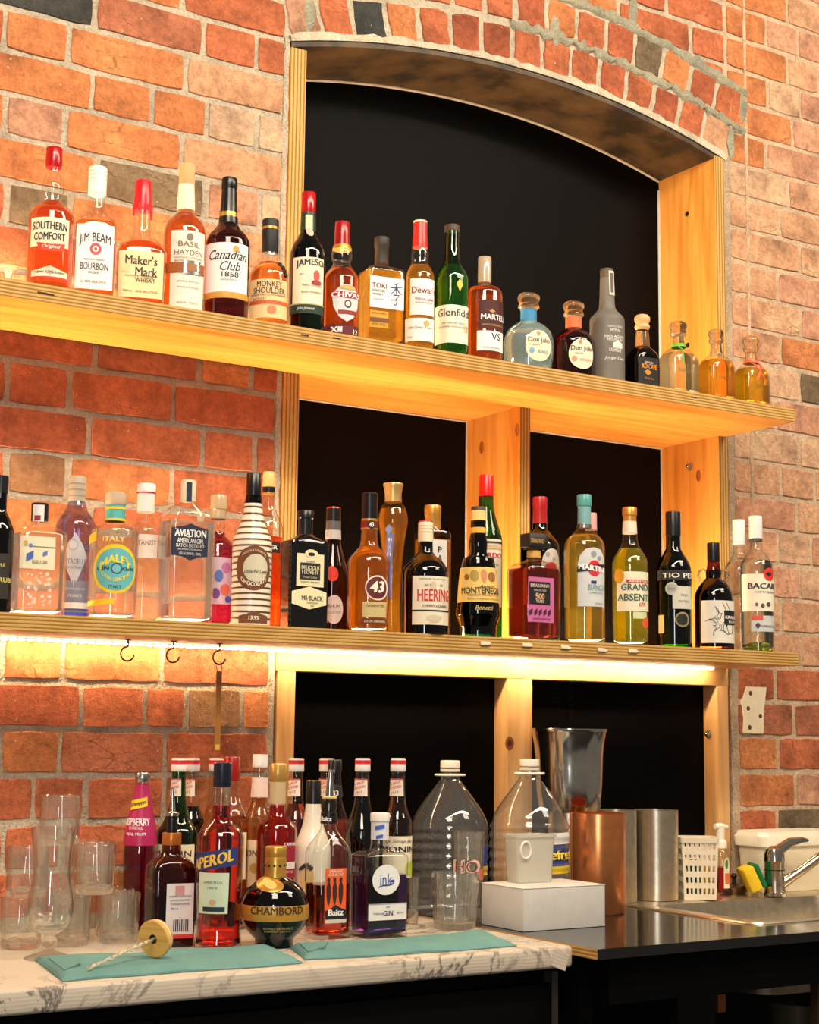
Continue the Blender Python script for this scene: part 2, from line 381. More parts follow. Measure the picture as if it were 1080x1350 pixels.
# two rings of arch bricks and the clipped courses above them
def ring(r0, r1, a0, a1, n, mats, pool):
    for i in range(n):
        g = 0.0062/(r0)
        t0, t1 = a0+(a1-a0)*i/n+g*random.uniform(.7, 1.4), a0+(a1-a0)*(i+1)/n-g*random.uniform(.7, 1.4)
        P = lambda r, t: (AC+r*math.sin(t), AZ+r*math.cos(t))
        brick(wall_t, [P(r0, t0), P(r0, t1), P(r1-random.uniform(0, .008), t1), P(r1-random.uniform(0, .008), t0)], BR[mats.get(i) or random.choice(pool)], 0.003)
ring(AR+0.010, AR+0.100, -0.279, 0.281, 15, {0:'pink',2:'dark',3:'orange',7:'red',14:'peach'}, ['red','red','orange','deep'])
ring(AR+0.116, AR+0.204, -0.276, 0.288, 15, {11:'olive'}, ['red','orange','deep','red'])
cl = lambda x: arc_z(x, AR+0.222)
for k in range(-10, -1):
    z = (ZJ(k)+ZJ(k+1))/2
    cuts = [XL+0.004]; o = 0.12 if k % 2 else 0.20
    cuts.append(XL+o)
    while cuts[-1] < XR-0.26: cuts.append(cuts[-1]+0.24)
    cuts.append(XR-0.004)
    course(wall_t, k, cuts, {}, ['red','orange','red','deep','brown'], cl)
# lumpy grey cement smears along the arch rings
def smear(name, r, a0, a1, w, seed, mat, proud=0.006):
    rnd = random.Random(seed); n = 70; v = []; f = []
    for i in range(n+1):
        t = a0+(a1-a0)*i/n; ww = w*(0.55+0.9*rnd.random()); off = rnd.uniform(-.4, .4)*w
        for s, yy in ((-1, 0.004), (-.45, -proud*rnd.uniform(.6, 1.2)), (.45, -proud*rnd.uniform(.6, 1.2)), (1, 0.004)):
            rr = r+off+s*ww; v.append((AC+rr*math.sin(t), yy, AZ+rr*math.cos(t)))
    for i in range(n):
        for s in range(3): f.append((i*4+s, i*4+s+1, i*4+s+5, i*4+s+4))
    return mk(name, v, f, mat, wall_t, 60)
smear('cement_smear', AR+0.108, -0.02, 0.30, 0.014, 3, M_MORTAR_G)
smear('cement_smear', AR+0.213, -0.20, 0.29, 0.016, 5, M_MORTAR_G)
for i, (t, r) in enumerate(((-.252, .06), (.035, .12), (.29, .17), (.283, .06), (.07, .25), (.13, .26))):
    v = []; rnd = random.Random(i)
    for a in range(14):
        q = 2*math.pi*a/14; rr = rnd.uniform(.7, 1.2)
        v.append((AC+(AR+r)*math.sin(t)+0.014*rr*math.cos(q), -0.001, AZ+(AR+r)*math.cos(t)+0.045*rr*math.sin(q)))
    c0 = (AC+(AR+r)*math.sin(t), -0.008, AZ+(AR+r)*math.cos(t)); v.append(c0)
    mk('cement_smear', v, [(a, (a+1) % 14, 14) for a in range(14)], M_MORTAR_G, wall_t, 180)
# pale plaster line on the arch edge, plaster patch and drip on the right wall, plaster reveal strips
v = []; f = []
for i in range(61):
    t = -0.279+0.56*i/60; w = random.uniform(.010, .019)
    for rr, yy in ((AR-.001, -.006), (AR+w, -.006), (AR+w+.002, .006)): v.append((AC+rr*math.sin(t), yy, AZ+rr*math.cos(t)))
for i in range(60):
    for s in range(2): f.append((i*3+s, i*3+s+1, i*3+s+4, i*3+s+3))
mk('plaster_edge', v, f, M_MORTAR_L, wall_t, 60)
def ragged(name, x0, x1, z0, z1, mat, parent, y=-0.0035, seed=1, n=16):
    rnd = random.Random(seed); L = []; Rr = []
    for i in range(n+1):
        z = z0+(z1-z0)*i/n; L.append((x0+rnd.uniform(-1, 1)*(x1-x0)*.14, y, z)); Rr.append((x1+rnd.uniform(-1, 1)*(x1-x0)*.14, y, z))
    v = L+Rr+[(p[0]-.002, .006, p[2]) for p in L]+[(p[0]+.002, .006, p[2]) for p in Rr]; m_ = n+1; f = []
    for i in range(n):
        f.append((i, m_+i, m_+i+1, i+1)); f.append((2*m_+i, i, i+1, 2*m_+i+1)); f.append((m_+i, 3*m_+i, 3*m_+i+1, m_+i+1))
    return mk(name, v, f, mat, parent, 60)
pa, pb = atY(981, 967, 0), atY(1007, 906, 0)
ragged('filler_patch', pa.x, pb.x, pa.z, pb.z, flat((228, 212, 180), .9), wall_r, -0.0045, 4, 3)
for q in ((988, 914), (985, 934), (1001, 944), (987, 959)):
    c = atY(q[0], q[1], 0); lathe('plug_hole', [(0.006, -.001), (0.003, .0)], flat((90, 50, 30), .9), wall_r, 10, loc=(c.x, -0.0055, c.z)).rotation_euler = (math.pi/2, 0, 0)
xd = x_at(987, 2.4); ragged('plaster_drip', xd-.004, xd+.004, 1.85, 3.35, M_MORTAR_R, wall_r, -0.0028, 9, 60)
ragged('plaster_reveal', XR-.017, XR+.004, 0.9, 2.74, mortar_mat('reveal_mortar', (210,184,154)), wall_r, -0.001, 11, 50)
ragged('plaster_reveal', XL-.004, XL+.0075, 1.47, 2.74, M_MORTAR, wall_l, -0.001, 12, 50)

# ---------------------------------------------------------------- floor and the timber-lined opening
fl = box('floor', -2.2, 4.3, -5.5, 0.2, -0.05, 0.0, M_FLOOR); tag(fl, 'dark floor behind the bar', None, None, 'structure')
UB, UT, LB, LT = 2.006, 2.038, 1.430, 1.4605
YB = 0.22
lin_ = empty('window_1', (AC, 0, 0.9)); tag(lin_, 'arched wall opening lined with plywood and black panels', None, None, 'structure')
def ch(o): o.parent = lin_; o.location = o.location-Vector((AC, 0, 0.9)); return o
ch(board('jamb', 1.501, 1.537, -0.004, YB, UT, 2.717, 'x', M_PLYZ, M_EDGEX)); ch(board('jamb', 1.501, 1.537, -0.004, YB, LT, UB, 'x', M_PLYZ, M_EDGEX))
ch(board('jamb', 2.721, 2.753, -0.004, YB, UT, 2.733, 'x', M_PLYZ, M_EDGEX)); ch(board('jamb', 2.721, 2.753, -0.004, YB, LT, UB, 'x', M_PLYZ, M_EDGEX))
ch(board('divider', 2.108, 2.137, -0.004, YB, LT, UB, 'x', M_PLYZ, M_EDGEX))
# curved soffit board
v = []; f = []; n = 40
for i in range(n+1):
    x = 1.501+(2.753-1.501)*i/n
    for r, y in ((AR-.013, -.002), (AR-.001, -.002), (AR-.001, YB), (AR-.013, YB)): v.append((x-AC, y, arc_z(x, r)-.9))
for i in range(n):
    for s in range(4): f.append((i*4+s, i*4+(s+1) % 4, (i+1)*4+(s+1) % 4, (i+1)*4+s))
so = mk('soffit', v, f, [M_SOFFIT, M_EDGEZ], lin_, 60)
bm = bmesh.new(); bm.from_mesh(so.data); bmesh.ops.recalc_face_normals(bm, faces=bm.faces); bm.to_mesh(so.data); bm.free()
for p in so.data.polygons: p.material_index = 1 if p.normal.y < -.9 and False else 0
# black back panels with a pale sealant line round their edge
def panel(x0, x1, z0, z1, y, arch=False):
    if arch:
        xs = [x0+(x1-x0)*i/24 for i in range(25)]; top = [(x, arc_z(x, AR-.012)) for x in reversed(xs)]
    else: top = [(x1, z1), (x0, z1)]
    out = [(x0, z0), (x1, z0)]+top; n = len(out)
    v = [(x-AC, yy, z-.9) for yy in (y, y+.012) for x, z in out]
    f = [tuple(range(n)), tuple(range(2*n-1, n-1, -1))]+[(j, j+n, (j+1) % n+n, (j+1) % n) for j in range(n)]
    mk('panel', v, f, M_PANEL, lin_)
    return out
def bead(pts, y, r=0.0035): tube('sealant_line', [(x-AC, y, z-.9) for x, z in pts], r, M_SEAL, lin_, 6)
panel(1.537, 2.721, UT, 2.8, YB-.012, True)
bead([(x, arc_z(x, AR-.015)) for x in [1.54+(2.718-1.54)*i/24 for i in range(25)]], YB-.014)
bead([(2.7185, 2.70), (2.7185, UT)], YB-.014)
panel(1.537, 2.108, LT, UB, YB-.012); panel(2.137, 2.721, LT, UB, YB-.012)
bead([(1.54, UB-.002), (2.105, UB-.002)], YB-.014, .0025); bead([(2.14, UB-.002), (2.718, UB-.002)], YB-.014, .0025)
bead([(2.1055, UB), (2.1055, LT)], YB-.014, .0025); bead([(2.7185, UB), (2.7185, LT)], YB-.014, .0025)
# lower pine frame
ch(box('rail', 1.500, 2.745, 0.0, 0.05, 1.388, LB, M_PINEX, None, .0015))
ch(box('stud', 1.505, 1.545, 0.0, 0.05, 0.9, 1.388, M_PINEZ, None, .0015)); ch(box('stud', 2.078, 2.147, 0.0, 0.05, 0.9, 1.388, M_PINEZ, None, .0015))
ch(box('stud', 2.707, 2.743, 0.0, 0.05, 0.9, 1.388, M_PINEZ, None, .0015))
panel(1.49, 2.755, 0.9, LB, 0.05)
# screws, bolts and knots in the timber
def stud_disc(name, p, r, depth, axis, mat, sz=1.0):
    o = lathe(name, [(r, 0), (r*.92, depth*.7), (r*.5, depth)], mat, lin_, 12, loc=Vector(p)-Vector((AC, 0, .9)))
    o.rotation_euler = (0, -math.pi/2, 0) if axis == 'x' else (math.pi/2, 0, 0)
    o.scale = (sz, 1, 1) if axis == 'x' else (1, sz, 1)
    return o
def atX(px, py, X):
    d = ray(px, py); return CAM+d*((X-CAM.x)/d.x)
for q in ((906, 282), (907, 455)): stud_disc('screw', atX(q[0], q[1], 2.7208), .007, .002, 'x', M_DARKMETAL)
for q, x in (((910, 615), 2.7208), ((935, 968), 2.7068)):
    stud_disc('bolt', atX(q[0], q[1], x), .011, .004, 'x', M_STEEL); stud_disc('bolt', atX(q[0], q[1], x)-Vector((.004, 0, 0)), .006, .008, 'x', M_CHROME)
M_KNOT = flat((150, 82, 28), .5, 0, .25)
for q, x in (((635, 590), 2.1078), ((921, 627), 2.7208), ((682, 567), 2.1078)): stud_disc('knot', atX(q[0], q[1], x), .009, .0006, 'x', M_KNOT, 1.7)
stud_disc('knot', atY(672, 980, -.0002), .012, .0006, 'y', M_KNOT, 1.3); stud_disc('knot', atY(672, 980, -.001), .006, .0006, 'y', flat((70, 34, 14), .6), 1.3)

# ---------------------------------------------------------------- shelves
def shelf(name, x0, x1, zb, zt, label):
    out = [(x0, -.24), (x1, -.24), (x1, -.006), (2.7205, -.006), (2.7205, YB-.013), (1.5375, YB-.013), (1.5375, -.006), (x0, -.006)]
    if True:
        out = [(x0, -.24), (x1, -.24), (x1, YB-.013), (1.502, YB-.013), (1.502, -.006), (x0, -.006)]
    n = len(out); c = Vector((1.2, 0, (zb+zt)/2))
    v = [Vector((x, y, z))-c for z in (zb, zt) for x, y in out]
    f = [tuple(range(n-1, -1, -1)), tuple(range(n, 2*n))]+[(j, (j+1) % n, (j+1) % n+n, j+n) for j in range(n)]
    o = mk(name, v, f, [M_PLYX, M_EDGEZ], None, None, c)
    for p in o.data.polygons: p.material_index = 0 if abs(p.normal.z) > .9 else 1
    return tag(o, label, 'shelf', 'plywood bottle shelves')
us = shelf('shelf', -0.35, 2.742, UB, UT, 'upper thick plywood shelf crossing the arched opening')
ls = shelf('shelf', -0.35, 2.738, LB, LT, 'lower plywood shelf with glowing light strip beneath')
for q in ((56, 386), (65, 388), (402, 442), (444, 446), (915, 524)):
    p = atY(q[0], q[1], -.2405); o = box('void_slot', p.x-.009, p.x+.009, -.2406, -.2396, p.z-.0012, p.z+.0012, flat((60, 36, 16), .9)); o.parent = us; o.location = o.location-us.location

# light strips: under the lower shelf, and lying at the back of both shelf tops behind the bottles
def emit_mat(name, col, s):
    m, t, b = new_mat(name); b.inputs['Base Color'].default_value = (1, 1, 1, 1)
    b.inputs['Emission Color'].default_value = (*col, 1); b.inputs['Emission Strength'].default_value = s; return m
WARM = (1.0, 0.70, 0.38)
M_LED = emit_mat('led_chip_light', (1.0, 0.74, 0.43), 135.0)
M_LEDTOP = emit_mat('led_strip_light', WARM, 270.0); M_LEDTOP2 = emit_mat('led_strip_light_low', WARM, 330.0)
def led(name, x0, x1, y, z, down, label, mat, w=.010, step=0.0167, chips=True):
    root = empty(name, ((x0+x1)/2, y, z)); tag(root, label, 'light strip', 'warm light strips on the shelves')
    s = -1 if down else 1; L = x1-x0
    bv, bf = box_data(-L/2, L/2, -w/2, w/2, min(0, s*.002), max(0, s*.002)); mk('tape', bv, bf, flat((235, 225, 205), .5), root)
    if chips:
        n = int(L/step); cv, cf = box_data(-.0045, .0045, -w*.36, w*.36, min(s*.0021, s*.0045), max(s*.0021, s*.0045)); me = None
        for i in range(n):
            if me is None:
                o = mk('light_chip', cv, cf, mat, root); me = o.data
            else:
                o = bpy.data.objects.new('light_chip', me); COL.objects.link(o); o.parent = root
            o.location = (-L/2+step*(i+.5), 0, 0)
    else:
        cv, cf = box_data(-L/2, L/2, -w*.4, w*.4, min(s*.0021, s*.005), max(s*.0021, s*.005)); mk('diffuser', cv, cf, mat, root)
    return root
led('light_strip', 0.30, 2.685, -0.026, LB, True, 'bright warm light strip under the lower shelf', M_LED, .012)
led('light_strip', -0.30, 2.70, -0.022, UT, False, 'warm light strip behind bottles on the upper shelf', M_LEDTOP, .010, chips=False)
led('light_strip', -0.30, 2.70, -0.022, LT, False, 'warm light strip behind bottles on the lower shelf', M_LEDTOP2, .010, chips=False)
# ---------------------------------------------------------------- lettering
TXT = {}
def text_mesh(s, bold=0.0, shear=0.0, space=1.0):
    key = (s, bold, shear, space)
    if key in TXT: return TXT[key]
    cu = bpy.data.curves.new('lettering', 'FONT'); cu.body = s; cu.size = 1.0; cu.align_x = 'CENTER'; cu.resolution_u = 2
    cu.shear = shear; cu.space_character = space; cu.fill_mode = 'FRONT'
    o = bpy.data.objects.new('lettering', cu); COL.objects.link(o)
    dg = bpy.context.evaluated_depsgraph_get(); me = bpy.data.meshes.new_from_object(o.evaluated_get(dg))
    v = [tuple(q.co) for q in me.vertices]; f = [tuple(p.vertices) for p in me.polygons]
    bpy.data.meshes.remove(me); bpy.data.objects.remove(o); bpy.data.curves.remove(cu)
    if not v: v, f = [(0, 0, 0), (.1, 0, 0), (0, .1, 0)], [(0, 1, 2)]
    x0, x1 = min(p[0] for p in v), max(p[0] for p in v); y0, y1 = min(p[1] for p in v), max(p[1] for p in v)
    base = [((p[0]-(x0+x1)/2), (p[1]-(y0+y1)/2)) for p in v]
    if bold > .004:                                  # heavier strokes: the same letters printed twice with a small shift
        n = len(base); f = f+[tuple(i+n for i in q) for q in f]+[tuple(i+2*n for i in q) for q in f]
        base = base+[(x+bold, y+bold*.4) for x, y in base]+[(x-bold, y-bold*.4) for x, y in base]
    TXT[key] = (base, f, x1-x0+2*bold, y1-y0); return TXT[key]

def T(s, y, h, mat=(30, 28, 30), w=None, dx=0.0, arc=0.0, bold=0.015, shear=0.0, slope=0.0):
    return dict(s=s, y=y, h=h, mat=mat, w=w, dx=dx, arc=arc, bold=bold, shear=shear, slope=slope)
def DD(shape, x0, x1, y0, y1, mat, name='emblem', txt=()): return dict(shape=shape, r=(x0, x1, y0, y1), mat=mat, name=name, txt=txt)
def outline(shape, n=28):
    if shape == 'oval': return [(math.cos(2*math.pi*i/n), math.sin(2*math.pi*i/n)) for i in range(n)]
    if shape == 'oct': pts = [(-1, -.75), (-.5, -.80), (0, -1), (.5, -.80), (1, -.75), (1, .72), (.35, .86), (0, 1), (-.35, .86), (-1, .72)]
    elif shape == 'diamond': pts = [(-1, .1), (0, -1), (1, .1), (.6, .55), (0, 1), (-.6, .55)]
    elif shape == 'shield': pts = [(-1, .5), (-.9, -.2), (-.5, -.75), (0, -1), (.5, -.75), (.9, -.2), (1, .5), (.6, .8), (.25, 1), (-.25, 1), (-.6, .8)]
    elif shape == 'arch': pts = [(-1, -1), (1, -1), (1, .45), (.86, .72), (.5, .94), (0, 1), (-.5, .94), (-.86, .72), (-1, .45)]
    elif shape == 'chest': pts = [(-1, -1), (1, -1), (1, .2), (.5, .5), (0, 1), (-.5, .5), (-1, .2)]
    elif shape == 'slant': pts = [(-1, -1), (1, -.35), (1, 1), (-1, .35)]
    elif shape == 'ribbon': pts = [(-1, -.6), (0, -1), (1, -.6), (.9, .2), (1, 1), (0, .6), (-1, 1), (-.9, .2)]
    elif shape == 'hex': pts = [(-1, -.55), (0, -1), (1, -.55), (1, .55), (0, 1), (-1, .55)]
    else: pts = [(-1, -1), (1, -1), (1, 1), (-1, 1)]
    out = []
    for i, p in enumerate(pts):
        q = pts[(i+1) % len(pts)]; L = max(abs(q[0]-p[0]), abs(q[1]-p[1])); m_ = max(1, int(L*6))
        for s in range(m_): out.append((p[0]+(q[0]-p[0])*s/m_, p[1]+(q[1]-p[1])*s/m_))
    return out

class Vessel:
    """a bottle (or jar, cup...) standing with its axis at (x, Y) on z = zb; outlines are read off in frame pixels"""
    def __init__(s, name, label, cx, Y, zb, cat='bottle', group=None, rot=0.0, base_py=None):
        if base_py is not None:
            p = atZ(cx, base_py, zb); s.x, s.y = p.x, p.y
        else: s.y = Y; s.x = x_at(cx, zb, Y)
        s.zb = zb; s.P = Vector((s.x, s.y, zb)); s.rot = math.radians(rot)
        s.root = empty(name, s.P+Vector((0, 0, .0006)), s.rot); tag(s.root, label, cat, group)
        h = Vector((s.x-CAM.x, s.y-CAM.y, 0)); s.hd = h.length; s.H = h.normalized()
        s.beta = math.atan2(h.x, h.y)+s.rot          # viewing azimuth in the vessel's own frame
        s.body = None; s.children = {}
    def z(s, py, px=None, near=0.0):
        if px is None: px = s.axis_px(py)
        d = ray(px, py); t = (s.hd-near)/(d.x*s.H.x+d.y*s.H.y); return CAM.z+d.z*t
    def axis_px(s, py):
        z = s.zb+0.15
        for _ in range(3):
            px, q, w = proj((s.x, s.y, z)); z += (q-py)*w/F
        return proj((s.x, s.y, z))[0]
    def m(s, hw, z): return hw*proj((s.x, s.y, z))[2]/F
    def prof(s, pts):
        """-> [(z, rx, k, e)] from bottom to top"""
        out = []; k, e = 1.0, 2.0
        for p in pts:
            if len(p) > 2: k, e = p[2], p[3]
            z = s.zb if p[0] is None else max(s.z(p[0]), s.zb)
            q = e/(e-1); b = s.beta
            app = (abs(math.cos(b))**q+abs(k*math.sin(b))**q)**(1/q)
            out.append((z, s.m(p[1], z)/app, k, e))
        out.sort(key=lambda a: a[0]); return out
    def ringpts(s, z, rx, k, e, n):
        pts = []
        for j in range(n):
            a = 2*math.pi*j/n; c, sn = math.sin(a), -math.cos(a)
            r = (abs(c/rx)**e+abs(sn/(rx*k))**e)**(-1/e); pts.append((r*c, r*sn, z-s.zb))
        return pts
    def dens(s, pr):
        """round off the outline: insert points along a smooth curve where the outline is not a hard step"""
        out = [pr[0]]
        for i in range(len(pr)-1):
            a, b = pr[i], pr[i+1]; dz = b[0]-a[0]
            if dz > 0.012 and abs(b[1]-a[1]) > 0.0015:
                sa = 0 if i == 0 else (pr[i][1]-pr[i-1][1])/max(1e-4, pr[i][0]-pr[i-1][0])
                sb = 0 if i+2 >= len(pr) else (pr[i+2][1]-b[1])/max(1e-4, pr[i+2][0]-b[0])
                g = (b[1]-a[1])/dz
                lim = lambda q: 0 if q*g <= 0 else math.copysign(min(abs(q), 3*abs(g)), g)
                ma, mb = lim((sa+g)/2 if sa*g > 0 else 0), lim((sb+g)/2 if sb*g > 0 else 0)
                for q in (0.17, .34, .5, .66, .83):
                    h = (2*q**3-3*q*q+1)*a[1]+(q**3-2*q*q+q)*dz*ma+(-2*q**3+3*q*q)*b[1]+(q**3-q*q)*dz*mb
                    out.append((a[0]+dz*q, h, a[2]+(b[2]-a[2])*q, a[3]+(b[3]-a[3])*q))
            out.append(b)
        return out
    def solid(s, name, mat, pts, n=32, smooth=40, parent=None, body=False, cap0=True, cap1=True, off=0.0):
        pr = s.prof(pts)
        if body: s.body = pr
        pr = s.dens(pr)
        v, f = rings([s.ringpts(z, rx+off, k, e, n) for z, rx, k, e in pr], n, cap0, cap1)
        return mk(name, v, f, mat, parent or s.root, smooth)
    def glass(s, mat, pts, liq=None, fill=None, n=40, name='glass_body', inset=.0022):
        pr = s.prof(pts); s.body = pr
        pd = s.dens(pr); rs = [s.ringpts(z, rx, k, e, n) for z, rx, k, e in pd]
        v, f = rings(rs, n, True, False); g = mk(name, v, f, mat, s.root, 45)
        if liq is not None:
            zf = s.z(fill); L = []
            z0 = s.zb+.006
            def at(z):
                for a, b in zip(pd, pd[1:]):
                    if a[0] <= z <= b[0]:
                        q = (z-a[0])/max(1e-6, b[0]-a[0]); return tuple(a[i]+(b[i]-a[i])*q for i in range(4))
                return pd[-1]
            zs = [z0]+[p[0] for p in pd if z0+.004 < p[0] < zf-.002]+[zf]
            for z in zs:
                _, rx, k, e = at(z); L.append((z, max(.003, rx-inset), k, e))
            first = L[0]; L = [(first[0], first[1]*.82, first[2], first[3]), (first[0]+.004, first[1], first[2], first[3])]+L[1:]
            v, f = rings([s.ringpts(*p, n) for p in L], n, True, True); mk('liquid', v, f, liq, s.root, 45)
        return g
    # --- things wrapped on the body
    def at(s, z):
        b = s.body
        if z <= b[0][0]: return b[0]
        for a, c in zip(b, b[1:]):
            if a[0] <= z <= c[0]:
                q = (z-a[0])/max(1e-6, c[0]-a[0]); return tuple(a[i]+(c[i]-a[i])*q for i in range(4))
        return b[-1]
    def uz(s, px, py):
        z = s.z(py, px)
        for _ in range(2):
            _, rx, k, e = s.at(z); z = s.z(py, px, rx*(0.85 if e < 4 else k*.8))
        _, rx, k, e = s.at(z)
        X = s.m(px-s.axis_px(py), z)*(1-rx*.8/s.hd); b = s.beta
        if e < 4: return (math.asin(max(-1, min(1, X/rx)))-b)*rx, z
        return (X-rx*k*math.sin(b))/math.cos(b), z
    def pos(s, u, z, off):
        _, rx, k, e = s.at(z)
        if e < 4:
            a = u/rx; sa, ca = math.sin(a), math.cos(a); r = rx*(abs(sa)**e+abs(ca/k)**e)**(-1/e)+off; return (r*sa, -r*ca, z-s.zb)
        x = max(-rx*.999, min(rx*.999, u)); return (x, -rx*k*(1-abs(x/rx)**e)**(1/e)-off, z-s.zb)
    def rect_uz(s, r):
        x0, x1, y0, y1 = r; ym = (y0+y1)/2
        if x1 is None:
            ua, zm = s.uz(x0, ym); ub = -ua
        else: ua, zm = s.uz(x0, ym); ub, _ = s.uz(x1, ym)
        xm = x0 if x1 is None else (x0+x1)/2
        if x1 is None: xm = s.axis_px(ym)
        _, rx, k, e = s.at(zm)
        if e >= 4: ua, ub = max(ua, -.94*rx), min(ub, .94*rx)
        return ua, ub, s.uz(xm, y1)[1], s.uz(xm, y0)[1]
    def patch(s, name, shape, r, mat, parent, off):
        ua, ub, za, zb = s.rect_uz(r); cu, cz, hu, hz = (ua+ub)/2, (za+zb)/2, (ub-ua)/2, (zb-za)/2
        if shape == 'rect':
            nu, nz = 16, 4
            v = [s.pos(ua+(ub-ua)*i/nu, za+(zb-za)*j/nz, off) for j in range(nz+1) for i in range(nu+1)]
            f = [(j*(nu+1)+i, j*(nu+1)+i+1, (j+1)*(nu+1)+i+1, (j+1)*(nu+1)+i) for j in range(nz) for i in range(nu)]
        else:
            o = outline(shape); n = len(o); v = [s.pos(cu, cz, off)]; f = []
            for q in (.3, .55, .8, 1.0):
                v += [s.pos(cu+hu*x*q, cz+hz*y*q, off) for x, y in o]
            f += [(0, 1+i, 1+(i+1) % n) for i in range(n)]
            for lv in range(3):
                a = 1+lv*n; f += [(a+i, a+n+i, a+n+(i+1) % n, a+(i+1) % n) for i in range(n)]
        return mk(name, v, f, mat, parent, 180), (ua, ub, za, zb)
    def text(s, t, box_, parent, off=.0013):
        ua, ub, za, zb = box_; cu = (ua+ub)/2; W_ = ub-ua
        pts, f, tw, th = text_mesh(t['s'], t['bold'], t['shear'])
        xm = s.axis_px(t['y']); z0 = s.uz(xm, t['y'])[1]; H = abs(s.uz(xm, t['y']-t['h']/2)[1]-s.uz(xm, t['y']+t['h']/2)[1])
        k = H/th; kx = (W_*t['w']/tw) if t['w'] else k
        v = []
        for x, y in pts:
            u = x*kx; v.append(s.pos(cu+t['dx']*W_+u, z0+y*k-t['arc']*u*u/max(1e-4, W_)+t['slope']*u, off))
        mk('lettering', v, f, flat(t['mat'], .6), parent)
    def label(s, mat, r, texts=(), deco=(), shape='rect', name='label', off=.0007):
        m_ = flat(mat, .7) if isinstance(mat, tuple) else mat
        o, bx = s.patch(name, shape, r, m_, s.root, off)
        for d in deco:
            md = flat(d['mat'], .55) if isinstance(d['mat'], tuple) else d['mat']
            _, b2 = s.patch(d['name'], d['shape'], d['r'], md, o, off+.0006+.0001*deco.index(d))
            for t in d['txt']: s.text(t, b2, o, off+.0006+.0008)
        for t in texts: s.text(t, bx, o, off+.0007)
        return o

CLEAR = glass_thin((250, 252, 250)); GREEN = glass_thin((110, 186, 84)); DGREEN = glass_thin((52, 92, 40)); BROWN = glass_thin((150, 90, 44))
LILAC = glass_thin((214, 212, 244)); DARK = glass_thin((34, 20, 14)); FROST = glass_thin((235, 238, 236), .3, .25, (225, 225, 220))
PLASTIC = glass_thin((246, 247, 247), .05, .05, (235, 232, 226))
A_RED, A_MID, A_GOLD, A_DARK = liquid((238, 140, 52), haze=.16), liquid((244, 170, 84), haze=.2), liquid((250, 206, 90), haze=.22), liquid((180, 76, 24), haze=.15)
WATER = liquid((252, 252, 250), haze=.10); PURPLE = liquid((170, 30, 110), haze=.15); RED = liquid((226, 40, 30), haze=.15); INK = liquid((58, 30, 90)); COLA = liquid((34, 12, 8))
LIME = liquid((226, 230, 60), haze=.28); PALEGOLD = liquid((250, 232, 120), haze=.15); AGREEN = liquid((160, 196, 70)); PEACH = liquid((248, 190, 130), haze=.15); PINKL = liquid((246, 160, 150), haze=.1)
CREAM, WHITE, BLK, NAVY, GOLD = (236, 224, 190), (238, 234, 226), (18, 16, 16), (20, 28, 70), (196, 146, 52)
GOLDM = simple('gold_foil', (226, 172, 76), .3, .65); SILVM = simple('silver_foil', (206, 204, 200), .25, 1.0)
REDM = flat((166, 14, 18), .22); BLKM = flat((16, 15, 15), .3); WHTM = flat((236, 232, 224), .4); TEALM = flat((84, 160, 156), .3)
CORK = flat((206, 164, 112), .8); IVORY = flat((232, 214, 176), .6)

# ---------------------------------------------------------------- bottles on the upper shelf
GU = 'bottles on the upper shelf'
def U(label, cx, Y=-.195, rot=0, cat='bottle', name='spirit_bottle'): return Vessel(name, label, cx, Y, UT, cat, GU, rot)

b = U('amber bottle with red cap and bulbous clear neck, leftmost on upper shelf', 63.5, -.192)
b.glass(CLEAR, [(219, 9), (226, 8.5), (238, 12), (250, 14.5), (258, 14), (266, 12.5), (271, 15), (278, 25), (287, 30), (310, 30.3), (None, 30)], A_RED, 268)
b.solid('cap', REDM, [(196, 10), (197, 10.7), (218, 11), (222, 10.2)])
b.label(CREAM, (42, 90, 288, 326), [T('SOUTHERN', 299, 10, w=.86, bold=.03), T('COMFORT', 313, 10, w=.76, bold=.03)], [DD('ribbon', 49, 85, 321, 333, (206, 60, 24), 'ribbon', [T('Original', 327, 5.5, (250, 240, 220), w=.6, shear=.25)])])
b.label(CREAM, (42, 88, 352, 368), [T('NEW ORLEANS', 360, 3, w=.8)], [DD('oval', 60, 71, 352, 363, (216, 190, 160)), DD('rect', 42, 88, 366, 369, (200, 50, 30), 'stripe')], 'chest', 'base_label')

b = U('square clear bourbon bottle with white cap and large white label', 122.5, -.195, -18)
b.glass(CLEAR, [(256, 10), (268, 10.5, 1, 2), (280, 12, 1, 2.2), (286, 16, .9, 3), (292, 23, .8, 5), (299, 27, .8, 7), (330, 27.5, .8, 7), (None, 27.5, .8, 7)], A_MID, 296)
b.solid('cap', WHTM, [(222, 11), (223, 12), (257, 12), (258, 11)])
for y in (228, 233, 238): b.solid('cap_ring', flat((205, 202, 196), .4), [(y, 12.3), (y+1.2, 12.3)])
b.label(WHITE, (100, 149, 298, 383), [T('JIM BEAM', 316, 15, (60, 40, 44), w=.84, arc=.5, bold=.02), T('BOURBON', 353, 9.5, (60, 50, 56), w=.74), T('WHISKEY', 361, 3.5, (90, 80, 80), w=.32), T('KENTUCKY STRAIGHT', 344, 2.6, (120, 100, 100), w=.55), T('1L 40% ALC/VOL', 373, 3.5, (120, 100, 100), w=.7)],
        [DD('oval', 118.5, 133.5, 322, 338, (205, 60, 60)), DD('oval', 122, 130, 326, 334, (240, 225, 220)), DD('oval', 123.8, 128.2, 328, 332, (205, 60, 60))])

